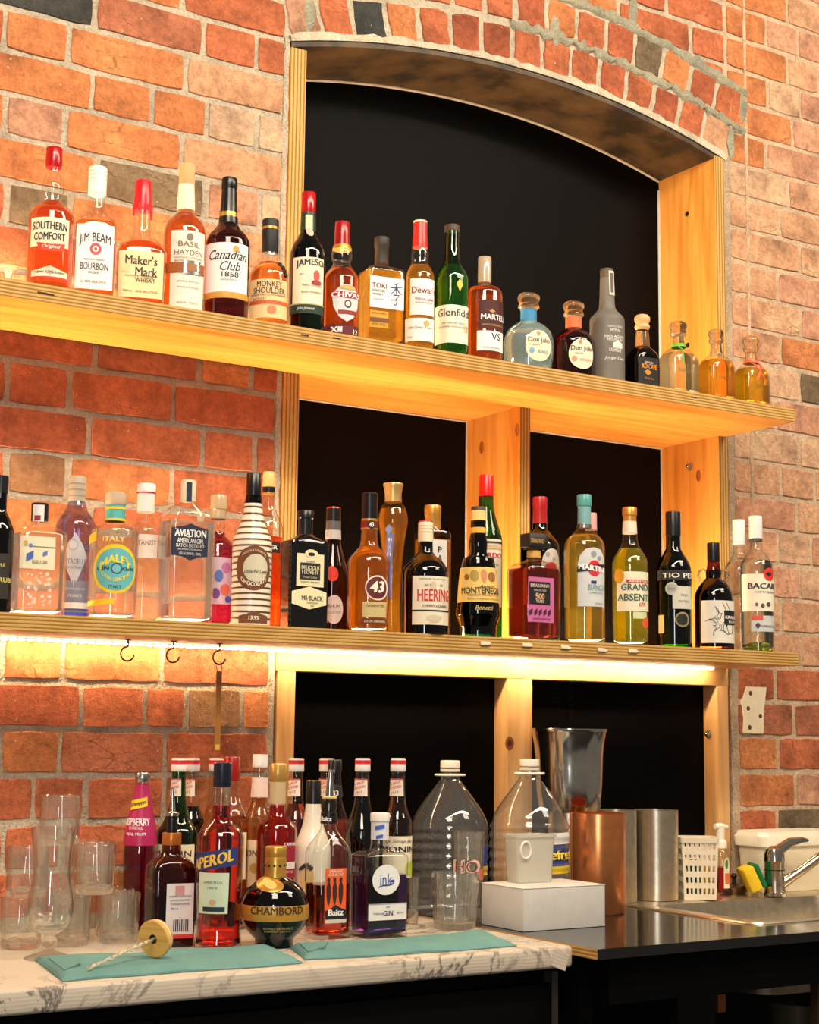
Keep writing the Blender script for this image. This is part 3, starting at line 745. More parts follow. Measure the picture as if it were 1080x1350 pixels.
b = U('squat square whisky bottle with dripping red wax on its neck', 183.5, -.188, -18)
b.glass(CLEAR, [(272, 10.5), (300, 11), (314, 12, 1, 2), (320, 18, .9, 2.4), (328, 29, .8, 4), (336, 33, .75, 6), (365, 33, .75, 6), (None, 31, .75, 6)], A_RED, 322)
b.solid('wax_cap', flat((206, 22, 34), .3), [(239.5, 9.5), (241.5, 10.8), (262, 11.6), (276, 12.4), (279, 12.2)])
for dx, y1 in ((-12, 287), (-5, 282), (3, 284), (12.2, 291), (7.5, 280)):
    z0, z1 = b.z(272), b.z(y1); w = b.m(1.7, z0); a = math.asin(max(-1, min(1, dx/12.6)))-b.beta; r = b.m(12.0, z0)
    tube('wax_drip', [(r*math.sin(a), -r*math.cos(a), z0-b.zb), (r*1.0*math.sin(a), -r*1.0*math.cos(a), (z0+z1)/2-b.zb), (r*.99*math.sin(a), -r*.99*math.cos(a), z1-b.zb)], [w, w, w*.7], flat((206, 22, 34), .3), b.root, 8)
b.label((238, 214, 160), (152, 215, 333, 394), [T("Maker's", 345, 12, (50, 38, 30), w=.72, slope=-.02), T('Mark', 360, 12, (50, 38, 30), w=.5, dx=.12), T('WHISKY', 371, 6, (60, 48, 40), w=.46, dx=.1), T('KENTUCKY BOURBON', 366, 2.4, (120, 100, 80), w=.7), T('750ml   45% ALC/VOL', 386, 3, (120, 80, 60), w=.8)], [DD('oval', 161, 172, 350, 361, (222, 196, 140))])

b = U('amber bottle with ivory stopper and leather belt round its paper label', 240.5, -.178)
b.glass(CLEAR, [(277, 10.5), (282, 11.5), (287, 16), (294, 23), (302, 27), (312, 28), (None, 28)], A_RED, 283)
b.solid('stopper', CORK, [(218, 10), (219.5, 10.5), (243, 10.5), (245, 9.8)]); b.solid('neck_label', flat((232, 220, 192), .7), [(245, 10.2), (262, 11.2), (279, 12)])
b.label((232, 222, 204), (225, 268, 305, 408), [T('BASIL', 323, 7, (120, 105, 80), w=.58), T('HAYDEN', 334, 7, (120, 105, 80), w=.78), T('KENTUCKY STRAIGHT', 341, 2.5, (140, 125, 100), w=.8), T('BOURBON WHISKEY', 345, 2.5, (140, 125, 100), w=.75), T('SMALL BATCH', 372, 2.6, (150, 130, 110), w=.6), T('TWO STAGES', 380, 2.6, (150, 130, 110), w=.6), T('40% ALC', 400, 2.6, (150, 130, 110), w=.6)], [DD('oval', 246, 255, 309, 319, (120, 110, 90))])
b.label((150, 84, 30), (213, 268, 347, 361), [], [DD('rect', 242, 263, 345, 363, SILVM, 'buckle'), DD('rect', 246, 259, 349, 359, (150, 100, 60), 'buckle')], 'rect', 'belt', .0016)

b = U('dark whisky bottle with black neck and white label with gold hem', 297.5, -.192)
b.glass(BROWN, [(296, 12.5), (303, 17), (312, 25), (322, 29), (334, 29.3), (None, 29.3)], A_DARK, 300)
b.solid('cap', BLKM, [(236, 9.5), (237, 10.2), (250, 10.4), (251, 9.8)]); b.solid('neck_foil', BLKM, [(250, 9.8), (275, 10.8), (297, 12.8)])
b.solid('neck_band', GOLDM, [(282, 11.8), (288, 12.3)])
b.label(WHITE, (270, 326, 321, 394), [T('Canadian', 337, 13, (40, 38, 46), w=.72, shear=.35, dx=.08), T('Club', 352, 12, (40, 38, 46), w=.36, shear=.35, dx=.12), T('1858', 363, 7, (60, 58, 66), w=.3, dx=.12), T('WHISKY', 370, 2.5, (130, 125, 125), w=.3, dx=.1)], [DD('oval', 307, 315, 325, 334, GOLD), DD('rect', 270, 326, 386, 394, GOLD, 'stripe')])

b = U('small orange whisky bottle with tall black cap and chain emblem', 353.5, -.198)
b.glass(CLEAR, [(333, 10.5), (345, 11), (350, 16), (358, 23.5), (367, 26.5), (None, 26.5)], A_MID, 348)
b.solid('cap', flat((28, 26, 24), .6), [(291, 10.3), (292.5, 11), (334, 11), (335, 10.4)]); b.solid('cap_ring', GOLDM, [(301, 11.2), (304, 11.2)])
for i in range(4):
    z = b.z(349+i*5, None, .02); a = (0.25+i*.05)-b.beta+.5; _, rx, _, _ = b.at(z)
    lathe('metal_charm', [(.0045, 0), (.005, .002), (.0035, .004)], M_DARKMETAL, b.root, 10, loc=(rx*math.sin(a), -rx*math.cos(a), z-b.zb)).rotation_euler = (math.pi/2, 0, a)
b.label((238, 196, 140), (330, 378, 369, 420), [T('MONKEY', 375.5, 7.5, (40, 30, 26), w=.58, dx=.03), T('SHOULDER', 384, 7.5, (40, 30, 26), w=.76, dx=.03), T('BLENDED MALT SCOTCH WHISKY', 390, 2.6, (90, 50, 30), w=.85), T('BATCH 27', 395, 2.5, (90, 50, 30), w=.3, dx=-.2)], [DD('rect', 330, 378, 397, 402, (206, 84, 34), 'stripe'), DD('oval', 352, 364, 404, 415, (226, 120, 80))])

b = U('dark green whiskey bottle with red cap in front of the left jamb', 403.5, -.2)
b.glass(DGREEN, [(283, 9.8), (306, 10.3), (314, 14), (324, 19.5), (336, 23), (346, 23.5), (None, 23.5)], AGREEN, 300)
b.solid('cap', REDM, [(255, 8.8), (256, 9.6), (281, 9.8), (283, 9.4)]); b.solid('neck_foil', flat((28, 52, 36), .4), [(282, 9.9), (306, 10.6)])
b.label(CREAM, (386.5, 426, 340, 401), [T('JAMESON', 347.5, 11, (26, 38, 34), w=1.02, bold=.03, dx=.13, arc=.25), T('ESTD', 363, 2.6, (80, 80, 70), w=.12, dx=-.2), T('TRIPLE DISTILLED', 377, 3, (110, 100, 80), w=.6, dx=.1), T('IRISH WHISKEY', 386, 3, (110, 100, 80), w=.6, dx=.1)], [DD('shield', 413, 421, 357, 374, (196, 70, 50)), DD('oval', 410.5, 423, 370, 377, (150, 44, 36))])
b.label((26, 48, 38), (381.5, 426, 401, 414), [T('John Jameson', 408, 5, (220, 220, 200), w=.4, shear=.3)], [DD('rect', 381.5, 426, 401, 402.5, (180, 170, 110), 'stripe')], 'rect', 'base_label')
b.label((228, 216, 170), (403, 412, 284, 303), [], [DD('oval', 404, 413, 301, 312, (226, 170, 150), 'seal')], 'rect', 'neck_label')

b = U('whisky bottle with dark red cap and silver shield label', 449, -.2)
b.glass(CLEAR, [(324, 10.3), (328, 12), (333, 13.5), (340, 14), (349, 11.5), (353, 14), (362, 20.5), (372, 24), (None, 24)], A_RED, 356)
b.solid('cap', flat((150, 14, 22), .25), [(294, 9.3), (295, 10), (312, 10.2), (322, 10.9), (325, 11)]); b.solid('neck_band', GOLDM, [(325, 11.6), (330, 13)])
b.label((206, 206, 206), (438, 472, 376, 425), [T('12 YEARS', 413, 4, (60, 30, 30), w=.6, dx=.04)], [DD('ribbon', 436, 473, 384, 394, (150, 20, 26), 'ribbon', [T('CHIVAS', 389.5, 6.5, (245, 240, 230), w=.92, bold=.03)]), DD('oval', 454, 463, 396, 407, (60, 40, 44)), DD('oval', 455.5, 461.5, 398, 405, (200, 200, 200)), DD('rect', 446, 469, 410, 415, (140, 24, 28), 'ribbon'), DD('oval', 448, 468, 377, 383, (190, 160, 90))], 'shield')
b.label((92, 20, 30), (427, 472, 429, 443), [T('XII', 435.5, 7, (240, 236, 226), w=.28, dx=-.12, bold=.04), T('12', 437, 6, (240, 236, 226), w=.14, dx=.36)], [], 'rect', 'base_label')

b = U('square yellow whisky bottle with dark stopper and blue brushed character', 501.5, -.198, -8)
b.glass(CLEAR, [(348, 9.5), (352, 10.5, 1, 2), (354, 18, .9, 5), (358, 29, .85, 9), (362, 31, .85, 10), (400, 31.3, .85, 10), (None, 31, .85, 10)], A_GOLD, 362, n=56)
b.solid('stopper', flat((52, 42, 34), .6), [(314, 9), (315, 9.8), (326, 9.8), (327, 9), (349, 9.2)])
b.label(WHITE, (486, 533, 367, 408), [T('TOKI', 379, 6.5, (150, 40, 40), w=.44, dx=-.24), T('SUNTORY', 386, 3.6, (60, 50, 60), w=.4, dx=-.25), T('WHISKY', 390.5, 3.2, (60, 50, 60), w=.32, dx=-.28), T('BLENDED', 397, 2, (140, 130, 130), w=.3, dx=-.26)])
ua, ub, za, zb = b.rect_uz((514, 531, 373, 403))
for st_ in ([(.64,.99),(.5,.94),(.33,.91)], [(.06,.76),(.5,.78),(.95,.82)], [(.5,.94),(.5,.7),(.49,.5)], [(.48,.77),(.3,.6),(.06,.48)], [(.52,.77),(.7,.6),(.97,.5)], [(.26,.44),(.5,.46),(.72,.47),(.62,.38),(.5,.32)], [(.5,.32),(.55,.16),(.5,.04),(.4,.0),(.32,.08)], [(.06,.22),(.5,.25),(.96,.29)]):
    tube('brush_stroke', [b.pos(ua+(ub-ua)*x, za+(zb-za)*y, .0012) for x, y in st_], [.0011]*(len(st_)-1)+[.0006], flat((34, 40, 120), .6), b.root, 6)
b.label((206, 150, 44), (478, 512, 412, 434), [T('JAPANESE WHISKY', 416, 3, (120, 70, 10), w=.8), T('43% VOL', 430, 3, (120, 70, 10), w=.8)], [DD('rect', 478, 512, 421, 427, (110, 66, 20), 'stripe')], 'rect', 'base_label')

b = U('slim golden scotch bottle with red cap and two white labels', 552.5, -.2)
b.glass(CLEAR, [(326, 10), (333, 12), (341, 12.3), (347, 11.5), (353, 15), (362, 19), (370, 20), (None, 20)], A_GOLD, 352)
b.solid('cap', flat((186, 40, 34), .35), [(294.5, 9), (296, 9.4), (311, 9.4), (313, 9.8), (327, 10.4)]); b.solid('cap_top', flat((236, 214, 170), .5), [(292.5, 9), (295, 9.4)])
b.label(WHITE, (541, 572, 368, 416), [T("Dewar's", 383, 9, (120, 24, 34), w=.95, dx=.05), T('White Label', 395, 4.5, (150, 60, 60), w=.7, dx=.04), T('BLENDED SCOTCH', 400, 2.4, (100, 90, 90), w=.65, dx=.04)])
b.label(WHITE, (534.5, 572, 420, 450), [T('John Dewar & Sons', 433, 5, (110, 90, 70), w=.7, shear=.3), T('750ml', 445, 2.5, (110, 90, 70), w=.16, dx=-.3)], [DD('oval', 558, 566, 423, 431, (196, 160, 90))], 'rect', 'base_label')

b = U('bright green three-sided malt bottle with short brown stopper', 595, -.2)
b.glass(GREEN, [(306, 9.2), (320, 9.2), (345, 10, 1, 2), (352, 14, 1, 2.2), (362, 19.5, 1, 2.6), (372, 21.7, 1, 2.8), (None, 21.7, 1, 2.8)], liquid((200, 226, 110), haze=.15), 352)
b.solid('stopper', flat((70, 52, 38), .6), [(298, 9.4), (299, 10), (306, 10)])
b.label((232, 226, 200), (574, 616, 403, 453), [T('Glenfiddich', 413, 9.5, (36, 50, 40), w=.98, dx=.17), T('OUR ORIGINAL TWELVE', 427, 2.8, (110, 106, 90), w=.5, dx=.05), T('SINGLE MALT SCOTCH WHISKY', 432, 2.4, (110, 106, 90), w=.7, dx=.05), T('12', 433, 9, (190, 160, 90), w=.1, dx=.33)], [])
b.label(GOLDM, (602, 610, 368, 384), [], [], 'diamond', 'stag_emblem')

b = U('deep amber cognac bottle with clear silver cap and small white label', 638.5, -.2)
b.glass(CLEAR, [(374, 9.5), (377, 11), (380, 18), (384, 22.5), (389, 24.3), (None, 24.3)], A_RED, 381)
b.solid('cap', glass_thin((238, 226, 206), .1, .55, (214, 196, 168)), [(340, 8.4), (341, 9), (374, 9)])
b.label((70, 22, 20), (632, 663, 396, 434), [T('MARTELL', 418.5, 7, (244, 240, 234), w=.98, bold=.03, dx=.05), T('MAISON FONDEE EN 1715', 429, 2.4, (200, 160, 90), w=.8)], [DD('diamond', 645, 653, 409, 413, GOLD)], 'rect', 'printed_panel')
b.label(WHITE, (629, 662.5, 437, 463), [T('VS', 444, 9, (40, 48, 90), w=.34, dx=.12), T('COGNAC', 459, 2.6, (140, 120, 120), w=.6)], [])

def ball_stop(b, x0, x1, y0, y1, mat, nx):
    h = (x1-x0)/2; d = y1-y0
    b.solid('stopper', mat, [(y0, h*.35), (y0+d*.06, h*.72), (y0+d*.2, h*.97), (y0+d*.36, h), (y0+d*.52, h*.88), (y0+d*.62, h*.78), (y0+d*.72, h*.93), (y0+d*.84, h*.96), (y0+d*.95, h*.8), (y1, nx)], n=28)
KNOB = liquid((252, 230, 200), 1.35, 0.0, .10)
b = U('rounded clear tequila bottle with blue neck band and oval label', 697, -.182)
b.glass(glass_thin((226, 240, 240), .04, .22, (196, 222, 222)), [(424, 10.5), (427, 15), (431, 22), (437, 28), (446, 32), (456, 33.4), (470, 33), (None, 30)], liquid((226, 240, 240)), 440)
ball_stop(b, 678, 708, 387, 410, KNOB, 10)
b.solid('neck_band', flat((52, 128, 176), .6), [(409, 10.5), (424, 10.8)])
b.label(CREAM, (693, 726, 436, 477), [T('Don Julio', 449.5, 8.5, (50, 42, 36), w=.82), T('TEQUILA', 456, 2.6, (120, 110, 90), w=.3, dx=-.15), T('BLANCO', 464, 4, (110, 140, 160), w=.4, dx=.14)], [DD('oval', 698, 705, 459, 467, (130, 170, 196)), DD('diamond', 707, 713, 437, 444, (196, 130, 80))], 'oval')
b = U('dark amber tequila bottle with orange neck band and oval label', 756.5, -.188)
b.glass(BROWN, [(434, 10.5), (437, 14), (441, 20), (447, 25), (455, 27.5), (None, 27)], A_DARK, 440)
ball_stop(b, 733.5, 762, 398, 420, KNOB, 10)
b.solid('neck_band', flat((214, 104, 60), .6), [(419, 10.5), (434, 10.8)])
b.label(CREAM, (750, 781.5, 447, 487), [T('Don Julio', 460.5, 8, (50, 42, 36), w=.84), T('TEQUILA', 467, 2.6, (120, 110, 90), w=.3, dx=-.15), T('REPOSADO', 475, 4, (200, 120, 90), w=.46, dx=.12)], [DD('oval', 754, 761, 470, 478, (214, 140, 110)), DD('diamond', 763, 768, 448, 455, (196, 130, 80))], 'oval')

b = U('frosted grey ceramic bottle with white print and seal strip', 801, -.198)
b.solid('ceramic_body', simple('grey_frosted_ceramic', (112, 104, 94), .55, bscale=200, bstr=.2), [(368, 9), (372, 9.2), (408, 11), (413, 15), (419, 21), (426, 23), (None, 23)], body=True)
b.solid('stopper', flat((86, 74, 60), .6), [(355.5, 8), (357, 9), (368, 9)])
for y, w, s in ((431, .62, 'CASAMIGOS TEQUILA'), (436, .4, 'MEZCAL'), (444, .8, '100% AGAVE'), (448, .6, 'HECHO EN'), (462, .5, 'CASAMIGOS'), (473, .85, 'Jorge Casa')):
    ua, ub, za, zb = b.rect_uz((794, 823, y-3, y+3)); b.text(T(s, y, 3.6 if y < 455 else 5, (226, 222, 214), w=w, shear=(.3 if y > 470 else 0)), (ua, ub, za, zb), b.root, .0006)
b.label((222, 216, 204), (808, 820, 448, 459), [], [], 'chest', 'logo')
b.label((214, 206, 190), (803, 809.5, 357, 389), [], [DD('rect', 804.5, 808, 360, 386, (90, 84, 76), 'stripe')], 'rect', 'seal_strip')

b = U('black coffee liqueur bottle with round cork stopper', 847.5, -.19)
b.glass(BROWN, [(458, 9.5, 1, 2), (461, 13, .9, 2.6), (466, 18.5, .85, 4), (473, 22, .8, 5), (482, 23, .8, 6), (None, 23, .8, 6)], COLA, 463)
ball_stop(b, 825, 846, 415, 436, flat((224, 170, 116), .5), 8); b.solid('neck', KNOB, [(436, 8), (446, 9), (458, 9.5)])
b.label(BLK, (838, 868, 472, 508), [T('PATRON', 479, 2.8, (230, 220, 200), w=.4), T('XO CAFE', 484, 6.5, (240, 150, 40), w=.8, bold=.03), T('TEQUILA', 500, 3, (200, 150, 60), w=.5)], [DD('diamond', 849, 859, 488, 496, (190, 130, 40))], 'rect')
for cx, lab, Y, lq, st, yk, (h, ys, yn) in ((895.5, 'squat clear tequila bottle with green ribbon at its neck', -.183, liquid((250, 236, 200), haze=.08), (873.5, 897, 424, 445), 459, (27.5, 470, 459)),
     (945.5, 'squat golden tequila bottle with plain glass knob', -.188, liquid((250, 196, 60), haze=.14), (922.5, 943, 434, 454), 468, (25, 479, 468)),
     (991.5, 'squat yellow tequila bottle with crossed orange ribbon, rightmost on upper shelf', -.19, liquid((246, 206, 50), haze=.14), (969.5, 991, 443, 466), 480, (24.3, 490, 480))):
    b = U(lab, cx, Y)
    b.glass(CLEAR, [(yn, 9.5, 1, 2), (yn+3, 14, .9, 2.6), (ys-2, h*.8, .82, 4), (ys+6, h*.96, .8, 5), (ys+14, h, .8, 6), (None, h, .8, 6)], lq, ys-2)
    ball_stop(b, st[0], st[1], st[2], st[3], KNOB, 7); b.solid('neck', KNOB, [(st[3]-1, 7), (yn-4, 8), (yn, 9)])
    ua, ub, za, zb = b.rect_uz((cx-4, cx+h*.75, ys+14, ys+30)); b.text(T('PATRON', ys+20, 5, (120, 90, 40) if cx > 900 else (90, 90, 84), w=.7), (ua, ub, za, zb), b.root, .0006)
    if cx < 900 or cx > 980:
        cr = flat((96, 170, 44) if cx < 900 else (232, 92, 40), .5)
        b.solid('ribbon_ring', cr, [(yn-4, 9.6), (yn, 10.6)])
        z0, z1 = b.z(yn), b.z(yn+26); zz = b.z(ys)
        for sx in ((-1, 1) if cx > 900 else (-1,)):
            pts = []
            for q in (0, .25, .5, .75, 1):
                z = z0+(z1-z0)*q; x = (sx*.014*(1-2*q)) if cx > 900 else -.012-.006*q
                p = b.pos(x, z, .0012); pts.append(p)
            tube('ribbon', pts, .0022, cr, b.root, 6)
# ---------------------------------------------------------------- bottles on the lower shelf
GL = 'bottles on the lower shelf'
def Lo(label, cx, Y=-.2, rot=0, name='spirit_bottle'): return Vessel(name, label, cx, Y, LT, 'bottle', GL, rot)

b = Lo('black bottle cut off by the left edge of the picture', -6, -.195)
b.glass(DARK, [(650, 8), (672, 8), (684, 13), (700, 19), (None, 19.5)], COLA, 676)
b.solid('cap', BLKM, [(628, 8), (629, 9), (651, 9)])
b.label((40, 34, 26), (-20, 11, 730, 790), [T('RUBI', 765, 6, (230, 220, 120), w=.5, dx=.35), T('CREOLE', 745, 4, (220, 210, 120), w=.6)], [])

b = Lo('clear six-sided gin bottle with black and white cap and cream band', 46.5, -.196)
b.glass(CLEAR, [(687, 10.5), (692, 12, 1, 2), (696, 22, .9, 3), (702, 34, .85, 4.5), (708, 38, .82, 5.5), (None, 37.5, .82, 5.5)], WATER, 706)
b.solid('cap', BLKM, [(664, 10.3), (665, 11.3), (687, 11.3), (688, 10.6)])
b.body_saved = b.body
b.label(flat((226, 216, 182), .7), (11, 72, 708, 751), [T('ROKU GIN', 742, 5, (120, 110, 96), w=.44, dx=.05)], [DD('slant', 35, 44, 727, 742, (70, 96, 170), 'petal'), DD('slant', 56, 62, 727, 735, (90, 120, 190), 'petal'), DD('oval', 38, 43, 718, 723, (80, 110, 190), 'petal'), DD('rect', 40, 72, 721.5, 722.5, (150, 140, 120), 'stripe'), DD('oval', 32, 37, 714, 721, (190, 160, 60), 'petal')])
rnd = random.Random(5)
for i in range(34):
    x, y = rnd.uniform(37, 66), rnd.uniform(756, 798); h = rnd.uniform(1.2, 2.6)
    b.patch('etched_flower', 'oval', (x-h, x+h, y-h, y+h), flat((236, 200, 186), .6), b.root, .0006)
sv = b.body; b.body = b.prof([(664, 11.3), (688, 11.3)]); b.label((224, 222, 214), (44, 58, 666, 688), [], [DD('rect', 46, 53.5, 680, 686.5, (150, 30, 50))], 'rect', 'seal_strip'); b.body = sv

b = Lo('pale lilac gin bottle with silver cap and diamond label', 95, -.108)
b.glass(LILAC, [(662, 10.5), (666, 12), (674, 15), (684, 22), (696, 26.5), (None, 25)], liquid((224, 222, 246)), 680)
b.solid('cap', flat((170, 160, 140), .5), [(629, 10), (631, 11), (660, 11), (662, 10.6)])
for y in (638, 646, 654): b.solid('cap_ring', flat((140, 132, 116), .5), [(y, 11.4), (y+2, 11.4)])
b.label((196, 198, 204), (83, 114, 703, 775), [T('CITADELLE', 741, 7, (120, 120, 130), w=.9), T('GIN DE FRANCE', 749, 3.5, (120, 120, 130), w=.7)], [DD('oval', 90, 103, 711, 727, (176, 178, 186)), DD('oval', 92, 101, 713.5, 724.5, (204, 206, 212))], 'diamond')
b.label((128, 132, 150), (82, 114, 766, 812), [T('DISTILLED IN', 777, 2.6, (220, 220, 226), w=.7), T('FRANCE', 786, 4, (220, 220, 226), w=.5)], [DD('rect', 82, 114, 795, 803, (240, 234, 230), 'stripe'), DD('rect', 82, 114, 803, 805, (60, 70, 150), 'stripe'), DD('rect', 82, 114, 808, 811.5, (50, 80, 220), 'stripe')], 'rect', 'base_label')

b = Lo('clear gin bottle with teal and yellow round label', 147, -.2)
b.glass(CLEAR, [(688, 12.5), (691, 14), (694, 24), (698, 30), (703, 32), (None, 32)], WATER, 700)
b.solid('stopper', glass_thin((240, 236, 222), .1, .5, (226, 218, 196)), [(650, 13), (651.5, 14.4), (665, 14.6), (667, 13)])
b.solid('neck_label', flat((84, 170, 170), .5), [(666, 12.6), (688, 13)]); b.solid('neck_band', flat((240, 200, 30), .5), [(670, 13.2), (673, 13.3)]); b.solid('neck_band', flat((240, 200, 30), .5), [(685, 13.3), (688, 13.4)])
b.label((242, 198, 22), (124, 178, 718, 783), [], [DD('oval', 127, 176, 723, 779, (98, 178, 180), 'disc', [T('GIN      GIN', 750, 4.5, (24, 40, 60), w=.9, bold=.03), T('ITALY', 774, 4, (24, 60, 70), w=.3)]), DD('oval', 146, 161, 743, 758, (40, 90, 100)), DD('oval', 148, 159, 745, 756, (110, 186, 188))], 'oval')
o = b.label((242, 198, 22), (116, 128, 700, 718), [], [], 'slant', 'lemon_print'); b.label((242, 198, 22), (116, 150, 789, 800), [], [], 'slant', 'lemon_print')
bx = b.rect_uz((127, 176, 723, 779)); b.text(T('MALFY', 737, 10, (244, 214, 40), w=.74, arc=1.6, bold=.04), bx, b.root, .0024); b.text(T('CON LIMONE', 765, 5, (244, 214, 40), w=.66, arc=-1.6, bold=.02), bx, b.root, .0024)
b.text(T('ITALY', 711, 6.5, (250, 214, 120), w=.5), b.rect_uz((125, 176, 706, 716)), b.root, .0008)

b = Lo('clear gin bottle with tall white cap ringed in red', 187, -.12)
b.glass(CLEAR, [(676, 10.5), (688, 11), (692, 16), (697, 21.5), (704, 23), (None, 22.5)], WATER, 698)
b.solid('cap', WHTM, [(638.5, 11), (640, 12.2), (650, 12.2), (652, 11.6), (676, 11.4)]); b.solid('cap_ring', REDM, [(650, 12.4), (651.6, 12.4)])
b.label((236, 222, 206), (172, 207, 705, 736), [T('BOTANIST', 716, 7, (170, 130, 110), w=.88)], [])

b = Lo('large clear gin bottle with navy eight-sided label', 243, -.196)
b.glass(CLEAR, [(662, 10.5, 1, 2), (665, 14, 1, 2.2), (670, 24, .85, 3), (678, 33, .8, 4.5), (690, 37, .75, 5.5), (None, 36.5, .75, 5.5)], WATER, 690)
b.solid('stopper', flat((214, 200, 170), .5), [(634, 9.5), (635.5, 10.3), (662, 10.3)])
b.label((28, 34, 58), (223, 274, 691, 740), [T('AVIATION', 704, 9.5, WHITE, w=.88, bold=.04), T('AMERICAN GIN.', 714, 6.5, WHITE, w=.74, bold=.03), T('BATCH DISTILLED', 720.5, 4.5, WHITE, w=.78, bold=.02), T('AN AMERICAN ORIGINAL', 725.5, 2, WHITE, w=.7), T('42% ALC BY VOL · 700ML', 731, 3.4, WHITE, w=.62, bold=.02)], [DD('diamond', 245, 253, 707, 710, WHITE)], 'oct')
sv = b.body; b.body = b.prof([(634, 10.3), (662, 10.3)]); b.label((30, 36, 56), (246, 253, 636, 662), [], [], 'rect', 'seal_strip'); b.body = sv

b = Lo('purple gin bottle with flowery label half hidden behind its neighbour', 284, -.12)
b.glass(CLEAR, [(684, 9.5), (700, 9.8), (708, 11), (714, 18), (722, 22), (None, 22)], PURPLE, 702)
b.solid('stopper', glass_thin((240, 228, 200), .15, .6, (222, 200, 160)), [(654, 11), (655.5, 11.6), (672, 11.6), (673, 10.4), (685, 10)]); b.solid('neck_band', BLKM, [(682, 10), (685.5, 10)])
b.label((214, 190, 206), (264, 304, 735, 797), [], [DD('oval', 283, 294, 752, 768, (80, 110, 190), 'flower'), DD('oval', 290, 302, 770, 786, (220, 110, 90), 'flower'), DD('oval', 279, 290, 776, 790, (110, 70, 150), 'flower'), DD('oval', 292, 303, 742, 756, (190, 120, 170), 'flower'), DD('oval', 296, 303, 786, 795, (70, 90, 190), 'flower')])

b = Lo('cream bottle swirled with brown stripes and round chocolate label', 330, -.2)
pr = [(665, 12, 1, 2), (680, 14), (692, 17), (704, 22), (713, 25.6), (722, 26.2), (None, 26)]
def stripe_mat():
    m_, t, bs = new_mat('swirled_cream_sleeve'); tc = nd(t, 'ShaderNodeTexCoord'); mp = nd(t, 'ShaderNodeMapping'); mp.inputs['Scale'].default_value = (14, 14, 50)
    t.links.new(tc.outputs['Object'], mp.inputs[0]); w = nd(t, 'ShaderNodeTexWave', wave_type='BANDS', bands_direction='Z'); w.inputs['Scale'].default_value = .55
    w.inputs['Distortion'].default_value = 11.0; w.inputs['Detail'].default_value = 1.5; w.inputs['Detail Scale'].default_value = .22; t.links.new(mp.outputs[0], w.inputs[0])
    t.links.new(ramp(t, w.outputs['Fac'], [(.0, (70, 40, 24)), (.16, (120, 84, 56)), (.27, (226, 212, 186)), (.95, (238, 228, 206))]), bs.inputs['Base Color']); bs.inputs['Roughness'].default_value = .3; return m_
b.solid('sleeved_body', stripe_mat(), pr, body=True)
b.solid('neck', glass_thin((60, 34, 20)), [(654, 10.5), (665, 11.8)]); b.solid('cap', BLKM, [(625, 8.8), (626, 9.6), (653, 9.8), (655, 9.4)])
b.label((112, 62, 28), (312, 355.5, 720, 779), [], [DD('oval', 321, 352, 731, 768, (206, 196, 168), 'disc', [T('Little Fat Lamb', 754, 4.5, (70, 50, 36), w=.9, shear=.3)])], 'oval')
bx = b.rect_uz((312, 355.5, 720, 779)); b.text(T('CHOCOLATE', 771, 5.5, (244, 234, 214), w=.66, arc=-1.5, bold=.03), bx, b.root, .0022); b.text(T('SMOOTH & LUXURIOUS', 726, 3.2, (230, 214, 186), w=.62, arc=1.4), bx, b.root, .0022)
b.label((110, 62, 30), (315, 352, 806, 822), [T('13.9%', 815, 5, (244, 234, 214), w=.34, bold=.03)], [], 'chest', 'base_label')

b = Lo('gold-capped bottle with orange drink behind the chocolate bottle', 350, -.10)
b.glass(CLEAR, [(651, 8), (668, 8.5), (678, 12), (690, 18), (704, 20.5), (None, 20.5)], liquid((246, 130, 50), haze=.16), 709)
b.solid('cap', flat((222, 184, 110), .4), [(623, 7.4), (624, 8), (641, 8.2), (643, 8)]); b.solid('neck_band', BLKM, [(643, 8.6), (650, 8.6)]); b.solid('cap_ring', GOLDM, [(650, 8.4), (652, 8.4)])
b.label(BLK, (338, 369, 715, 729), [T('SUPER', 722, 5, (240, 236, 224), w=.7, bold=.03)], [])

b = Lo('flat black coffee liqueur bottle with cream tag and cream label', 400, -.2)
b.solid('glass_body', simple('black_glass', (14, 14, 15), .06, spec=.7), [(706, 11, 1, 2), (708, 13, 1, 2.2), (711, 20, .8, 4), (715, 30, .62, 8), (719, 32, .6, 10), (None, 31.6, .6, 10)], body=True, n=56)
b.solid('cap', BLKM, [(674, 9.8), (675, 10.6), (684, 10.6), (685, 9.6), (707, 9.8)])
b.label((226, 214, 170), (391, 427, 731, 774), [T('A CUP OF', 741, 3, (60, 56, 50), w=.3), T('Proud Coffee', 761.5, 3, (225, 214, 170), w=.5, shear=.3), T('COLD BREW', 768, 2.2, (120, 110, 90), w=.7)], [DD('rect', 395.5, 422, 743, 765, (30, 30, 32), 'tag_panel', [T('DELICIOUS', 749, 5, (238, 228, 196), w=.9, bold=.04), T('I LOVE IT', 755, 5, (238, 228, 196), w=.84, bold=.04)]), DD('oval', 402, 419, 725, 736, (226, 214, 170), 'tag_top'), DD('oval', 406, 415, 729, 734, (30, 30, 32), 'tag_top')], 'rect', 'tag')
b.label((230, 218, 172), (379, 430.5, 774, 804), [T('MR·BLACK', 789, 6, (50, 46, 40), w=.62, dx=.08), T('COFFEE LIQUEUR', 795.5, 2.6, (110, 100, 80), w=.34, dx=.08), T('23%', 799, 2.4, (110, 100, 80), w=.1, dx=.08)], [], 'hex')

